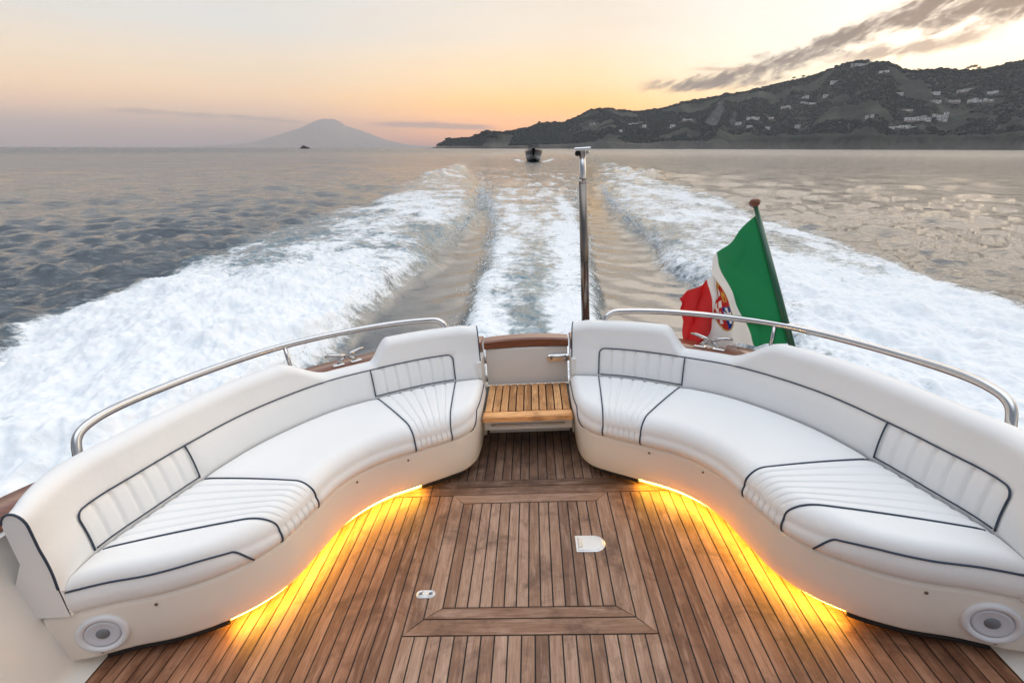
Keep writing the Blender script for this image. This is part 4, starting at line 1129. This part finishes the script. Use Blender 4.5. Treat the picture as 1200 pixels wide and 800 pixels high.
# ================================================================== OTHER BOATS
def following_boat():
    t = thing('motor_launch', 'dark motor launch following in the wake, bow raised', 'motor boat', (.43, 94.7, .1), boat=False)
    b = np.array([.43, 94.7, .1])
    dk = simple('dark_navy_hull', (.010, .011, .014), .3, coat=.4, nscale=1); wd = simple('launch_mahogany', (.07, .022, .012), .35, coat=.4, nscale=1); gl = simple('smoked_windscreen', (.02, .022, .026), .1)
    st = []
    L = 9.
    for s in np.linspace(0, 1, 15):               # s 0 bow .. 1 stern
        y = -2.2 + L * s; wv = 1.55 * min(1, (s * 2.4 + .04)) ** .55; wl = 1.30 * min(1, (s * 1.9)) ** .75
        lift = .95 * (1 - s) ** 1.6; zg = 1.55 + .35 * (1 - s) ** 2 + lift * .35
        sec = [(0, -.45 + lift), (wl * .55, -.25 + lift * .9), (wl, .05 + lift * .6), (wv * .98, zg - .35), (wv, zg), (wv - .08, zg + .04)]
        full = [(-x, z) for x, z in reversed(sec[1:])] + sec
        st.append([(x, y, z) for x, z in full])
    V = np.array(st).reshape(-1, 3) + b; n = len(st[0])
    Fc = orient(V, gridfaces(15, n), lambda c: np.array([c[0] - .43, -.3, -.2]))
    Fc += [tuple(14 * n + i for i in range(n))]
    mk('hull', V, Fc, dk, t)
    dv = np.array([(p[0][0] * .97, p[0][1], p[0][2] - .03) for p in st] + [(p[-1][0] * .97, p[-1][1], p[-1][2] - .03) for p in st]) + b
    mk('foredeck', dv, [(i, i + 1, 15 + i + 1, 15 + i) for i in range(14)], wd, t, smooth=False)
    for s in (-1, 1):
        v, f = tube([np.array(p[-1 if s > 0 else 0]) + b for p in st], .05, 6); mk('rubbing_strake', v, f, wd, t)
    v = np.array([(-1.15, .9, 1.8), (1.15, .9, 1.8), (.90, 1.5, 2.55), (-.90, 1.5, 2.55), (-1.2, 3.0, 1.75), (1.2, 3.0, 1.75), (.95, 3.1, 2.45), (-.95, 3.1, 2.45)]) + b
    w = mk('windscreen', v, [(0, 1, 2, 3), (1, 5, 6, 2), (4, 0, 3, 7)], gl, t, smooth=False)
    v, f = bbox((-.98, 1.45, 2.55), (.98, 3.3, 2.66), .04); mk('cockpit_roof', v + b, f, dk, t, smooth=False)
    v, f = tube(np.array([(-.5, 2.8, 2.66), (-.5, 2.85, 3.0), (.5, 2.85, 3.0), (.5, 2.8, 2.66)]) + b, .04, 6); mk('light_arch', v, f, dk, t)
following_boat()
def distant_boat():
    r = 1150.; a = math.radians(-23.35); base = (r * math.sin(a), r * math.cos(a), 0)
    t = thing('distant_yacht', 'tiny dark yacht on the horizon below the mountain', 'yacht', base, boat=False)
    b = np.array(base); dk = simple('distant_hull_paint', (.05, .05, .055), .5, nscale=.2); cb = simple('distant_cabin_paint', (.10, .10, .11), .5, nscale=.2)
    st = []
    for s in np.linspace(0, 1, 9):
        x = -9 + 18 * s; w = 2.4 * min(1, (1 - s) * 2.2 + .03) ** .6
        st.append([(x, -w, 2.2 + s * .9), (x, -w * .8, -.3), (x, w * .8, -.3), (x, w, 2.2 + s * .9)])
    V = np.array(st).reshape(-1, 3) + b
    Fc = orient(V, gridfaces(9, 4), lambda c: np.array([0, c[1] - b[1], -.2])) + [(0, 1, 2, 3)] + [(i * 4 + 3, i * 4, i * 4 + 4, i * 4 + 7) for i in range(8)]
    mk('hull', V, Fc, dk, t, smooth=False)
    v, f = bbox((-6.5, -1.8, 2.2), (3.5, 1.8, 4.6), .3); mk('cabin', v + b, f, cb, t, smooth=False)
    v, f = bbox((-4.5, -1.4, 4.6), (.5, 1.4, 6.2), .3); mk('flybridge', v + b, f, cb, t, smooth=False)
distant_boat()

# ================================================================== AIR
def haze_box():
    v, f = bbox((-26000, -26000, -9), (26000, 26000, 1230), 1.)
    m = bpy.data.materials.new('sea_haze'); m.use_nodes = True; nt = m.node_tree; nt.nodes.clear()
    pv = nt.nodes.new('ShaderNodeVolumePrincipled'); o = nt.nodes.new('ShaderNodeOutputMaterial')
    pv.inputs['Color'].default_value = (.90, .88, .915, 1); pv.inputs['Density'].default_value = HAZE
    pv.inputs['Anisotropy'].default_value = 0.
    nt.links.new(pv.outputs[0], o.inputs['Volume'])
    h = mk('haze', v, f, m, smooth=False); tag(h, kind='stuff')
HAZE = 6.8e-5
haze_box()

# ================================================================== SKY AND SUN
SUN_AZ, SUN_EL = 41., 4.0
def sky():
    w = bpy.data.worlds.new('World'); scene.world = w; w.use_nodes = True
    nt = w.node_tree; nt.nodes.clear(); t = NT(nt)
    gen = t.n('ShaderNodeTexCoord').outputs['Generated']
    nrm = t.n('ShaderNodeVectorMath', operation='NORMALIZE'); t.l(gen, nrm.inputs[0])
    s = t.n('ShaderNodeSeparateXYZ'); t.l(nrm.outputs[0], s.inputs[0])
    e = t.m('MULTIPLY', t.m('ARCSINE', s.outputs[2]), 180 / PI)
    az = t.m('MULTIPLY', t.m('ARCTAN2', s.outputs[0], s.outputs[1]), 180 / PI)
    c = t.m('COSINE', t.m('MULTIPLY', t.m('SUBTRACT', az, SUN_AZ), PI / 180))
    k = t.m('DIVIDE', t.m('ADD', e, 2.), 24.)
    P = lambda d: (d + 2) / 24
    def seen(e, c):                       # radiance beyond the haze that reads as colour c through it
        T = math.exp(-HAZE * min(26000., 1230. / max(math.sin(math.radians(max(e, .01))), 1e-4)))
        return tuple(max(.02, (q - (1 - T) * l) / T) / .88 for q, l in zip(globals()['s2l'](c), HAZE_L))
    def grad(L): return [(P(e), seen(e, c)) for e, c in L]
    A = t.ramp(k, grad([(-2, (150, 146, 154)), (0, (160, 153, 157)), (1.6, (176, 162, 158)), (3, (200, 178, 164)), (4.6, (222, 195, 170)), (6.5, (224, 205, 183)), (10, (214, 211, 206)), (15, (210, 213, 216)), (21, (212, 217, 224))]))
    B = t.ramp(k, grad([(-2, (176, 150, 142)), (0, (188, 150, 138)), (1.2, (234, 176, 138)), (2.4, (251, 190, 132)), (4, (253, 200, 138)), (6., (250, 214, 168)), (10, (238, 221, 200)), (15, (226, 219, 212)), (21, (218, 220, 224))]))
    C = t.ramp(k, grad([(-2, (215, 180, 160)), (0, (235, 190, 160)), (2, (252, 204, 150)), (4, (255, 222, 172)), (6, (255, 240, 214)), (8, (255, 246, 230)), (10, (252, 243, 232)), (15, (240, 234, 228)), (21, (228, 228, 230))]))
    col = t.mix(t.mapr(c, .34, .83, 0, 1, True), A, B)
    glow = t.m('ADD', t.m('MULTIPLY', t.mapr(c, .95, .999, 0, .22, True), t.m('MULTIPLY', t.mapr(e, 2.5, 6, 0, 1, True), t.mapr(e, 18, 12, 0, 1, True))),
               t.m('MULTIPLY', t.mapr(c, .25, .95, 0, 1., True), t.m('MULTIPLY', t.mapr(e, 13, 20, 0, 1, True), t.mapr(e, 52, 30, 0, 1, True))))  # second term: high glow out of view, added to gild the water
    col = t.mix(t.mapr(c, .80, .995, 0, 1, True), col, C)
    # soft thin veils
    uv = t.n('ShaderNodeCombineXYZ'); t.l(t.m('MULTIPLY', az, .045), uv.inputs[0]); t.l(t.m('MULTIPLY', e, .32), uv.inputs[1])
    veil = t.noise(uv.outputs[0], 1.6, 5, .55, .6)
    col = t.mix(t.mapr(veil, .45, .75, 0, .16), col, s2l((255, 226, 190)))
    # cloud banks: centre line in elevation along azimuth, soft noisy edge
    def bank(pts, width, thick, seed, colr, amount, stretch=.20, skew=.0):
        fc = t.n('ShaderNodeFloatCurve'); cv = fc.mapping.curves[0]
        a0, a1 = pts[0][0], pts[-1][0]
        t.l(t.mapr(az, a0, a1), fc.inputs[1])
        while len(cv.points) < len(pts): cv.points.new(.5, .5)
        for pt, (a, el) in zip(cv.points, pts): pt.location = ((a - a0) / (a1 - a0), el / 12.)
        fc.mapping.update()
        ec = t.m('MULTIPLY', fc.outputs[0], 12.)
        d = t.m('SUBTRACT', e, ec)
        uv = t.n('ShaderNodeCombineXYZ'); t.l(t.m('ADD', t.m('MULTIPLY', az, stretch), seed), uv.inputs[0])
        t.l(t.m('SUBTRACT', t.m('MULTIPLY', e, .85), t.m('MULTIPLY', az, skew)), uv.inputs[1]); uv.inputs[2].default_value = seed
        n = t.m('ADD', t.m('MULTIPLY', t.noise(uv.outputs[0], .95, 7, .56, .5), .72), t.m('MULTIPLY', t.noise(uv.outputs[0], 2.6, 5, .55, .2), .28))
        wv = t.mapr(az, a0, a1, width[0], width[1])
        g = t.m('EXPONENT', t.m('MULTIPLY', t.m('POWER', t.m('ABSOLUTE', t.m('DIVIDE', d, wv)), 2.), -1.))
        mk_ = t.mapr(t.m('ADD', t.m('MULTIPLY', g, 1.), t.m('MULTIPLY', t.m('SUBTRACT', n, .5), thick)), .30, 1.05, 0, amount, True)
        ends = t.m('MULTIPLY', t.mapr(az, a0 - .5, a0 + 3, 0, 1, True), t.mapr(az, a1 + 1.5, a1 - 2, 0, 1, True))
        return t.m('MULTIPLY', mk_, ends), colr
    banks = [bank([(10.5, 5.72), (16.2, 5.95), (19.6, 6.36), (22.5, 6.93), (25.7, 8.0), (28.7, 9.15), (31, 9.9), (36, 10.3), (52, 10.9)], (.66, 2.15), 3.0, 3.1, s2l((104, 88, 82)), .95, .40, .24),
             bank([(27, 7.2), (30, 7.5), (34, 7.75), (38, 8.4)], (.6, .7), 3.0, 8.4, s2l((150, 126, 110)), .8, .42, .22),
             bank([(-17.5, 2.15), (-12.8, 2.25), (-8, 2.12), (-4, 2.0)], (.36, .40), 1.9, 14.2, s2l((158, 138, 136)), .72, .16),
             bank([(-40, 2.9), (-35.4, 2.86), (-32, 2.72), (-26, 2.5), (-22, 2.2)], (.30, .26), 2.4, 21.7, s2l((156, 142, 140)), .5, .5),
             bank([(15, 7.2), (17, 7.1), (19, 7.0), (21, 6.9)], (.25, .25), 1.6, 31.7, s2l((214, 180, 150)), .6, .3)]
    for mk_, cc in banks: col = t.mix(mk_, col, cc)
    # overhead sky, out of view, made brighter to light the seats
    # the sky opposite the sunset is a darker dusk blue
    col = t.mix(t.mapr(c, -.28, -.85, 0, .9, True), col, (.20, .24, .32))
    # unseen mid-height sky away from the sunset, dulled to darken the wave faces
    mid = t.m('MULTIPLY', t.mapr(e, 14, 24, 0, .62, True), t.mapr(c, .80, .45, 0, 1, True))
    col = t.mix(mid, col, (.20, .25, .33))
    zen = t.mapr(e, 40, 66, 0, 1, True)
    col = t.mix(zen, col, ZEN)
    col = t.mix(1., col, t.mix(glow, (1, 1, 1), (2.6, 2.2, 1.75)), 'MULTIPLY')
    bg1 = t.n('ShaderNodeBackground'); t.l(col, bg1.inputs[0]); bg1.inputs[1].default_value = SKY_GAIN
    nish = t.n('ShaderNodeTexSky', sky_type='NISHITA'); nish.sun_disc = False
    nish.sun_elevation = math.radians(SUN_EL); nish.sun_rotation = math.radians(SUN_AZ); nish.air_density = 1.; nish.dust_density = 2.
    bg2 = t.n('ShaderNodeBackground'); t.l(nish.outputs[0], bg2.inputs[0]); bg2.inputs[1].default_value = .05
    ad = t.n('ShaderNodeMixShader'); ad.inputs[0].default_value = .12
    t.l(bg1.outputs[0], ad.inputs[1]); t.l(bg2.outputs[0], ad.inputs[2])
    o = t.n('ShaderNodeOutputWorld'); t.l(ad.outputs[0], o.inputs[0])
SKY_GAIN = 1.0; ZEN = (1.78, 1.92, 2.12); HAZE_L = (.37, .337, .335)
sky()
sd = bpy.data.lights.new('sun', 'SUN'); sd.energy = 2.; sd.angle = math.radians(2); sd.color = (1., .74, .50)
so = bpy.data.objects.new('sun', sd); COL.objects.link(so)
dv_ = Vector((math.sin(math.radians(SUN_AZ)) * math.cos(math.radians(SUN_EL)), math.cos(math.radians(SUN_AZ)) * math.cos(math.radians(SUN_EL)), math.sin(math.radians(SUN_EL))))
so.rotation_euler = dv_.to_track_quat('Z', 'Y').to_euler()
so.location = (0, 0, 60)

# ================================================================== CAMERA
cd = bpy.data.cameras.new('camera'); cam = bpy.data.objects.new('camera', cd); COL.objects.link(cam)
cd.sensor_width = 36; cd.lens = 580 * 36 / 1200; cd.clip_start = .05; cd.clip_end = 60000
r_ = Vector((0.9993473203507571, 0.03604872204616242, 0.002328722095806389)); u_ = Vector((-0.015281017234764667, 0.36344880601368895, 0.9314888383225505)); f_ = Vector((-0.03273261095653378, 0.9309164597567616, -0.3637624515173408))
cam.matrix_world = Matrix([[r_.x, u_.x, -f_.x, 0], [r_.y, u_.y, -f_.y, 0], [r_.z, u_.z, -f_.z, CAM_H], [0, 0, 0, 1]])
scene.camera = cam
for o in bpy.data.objects:
    if '_b' in o: del o['_b']
vs = scene.view_settings; vs.view_transform = 'Standard'; vs.look = 'None'; vs.exposure = .14; vs.gamma = 1; vs.use_curve_mapping = False
scene.cycles.max_bounces = 8; scene.cycles.volume_bounces = 0; scene.cycles.use_denoising = True
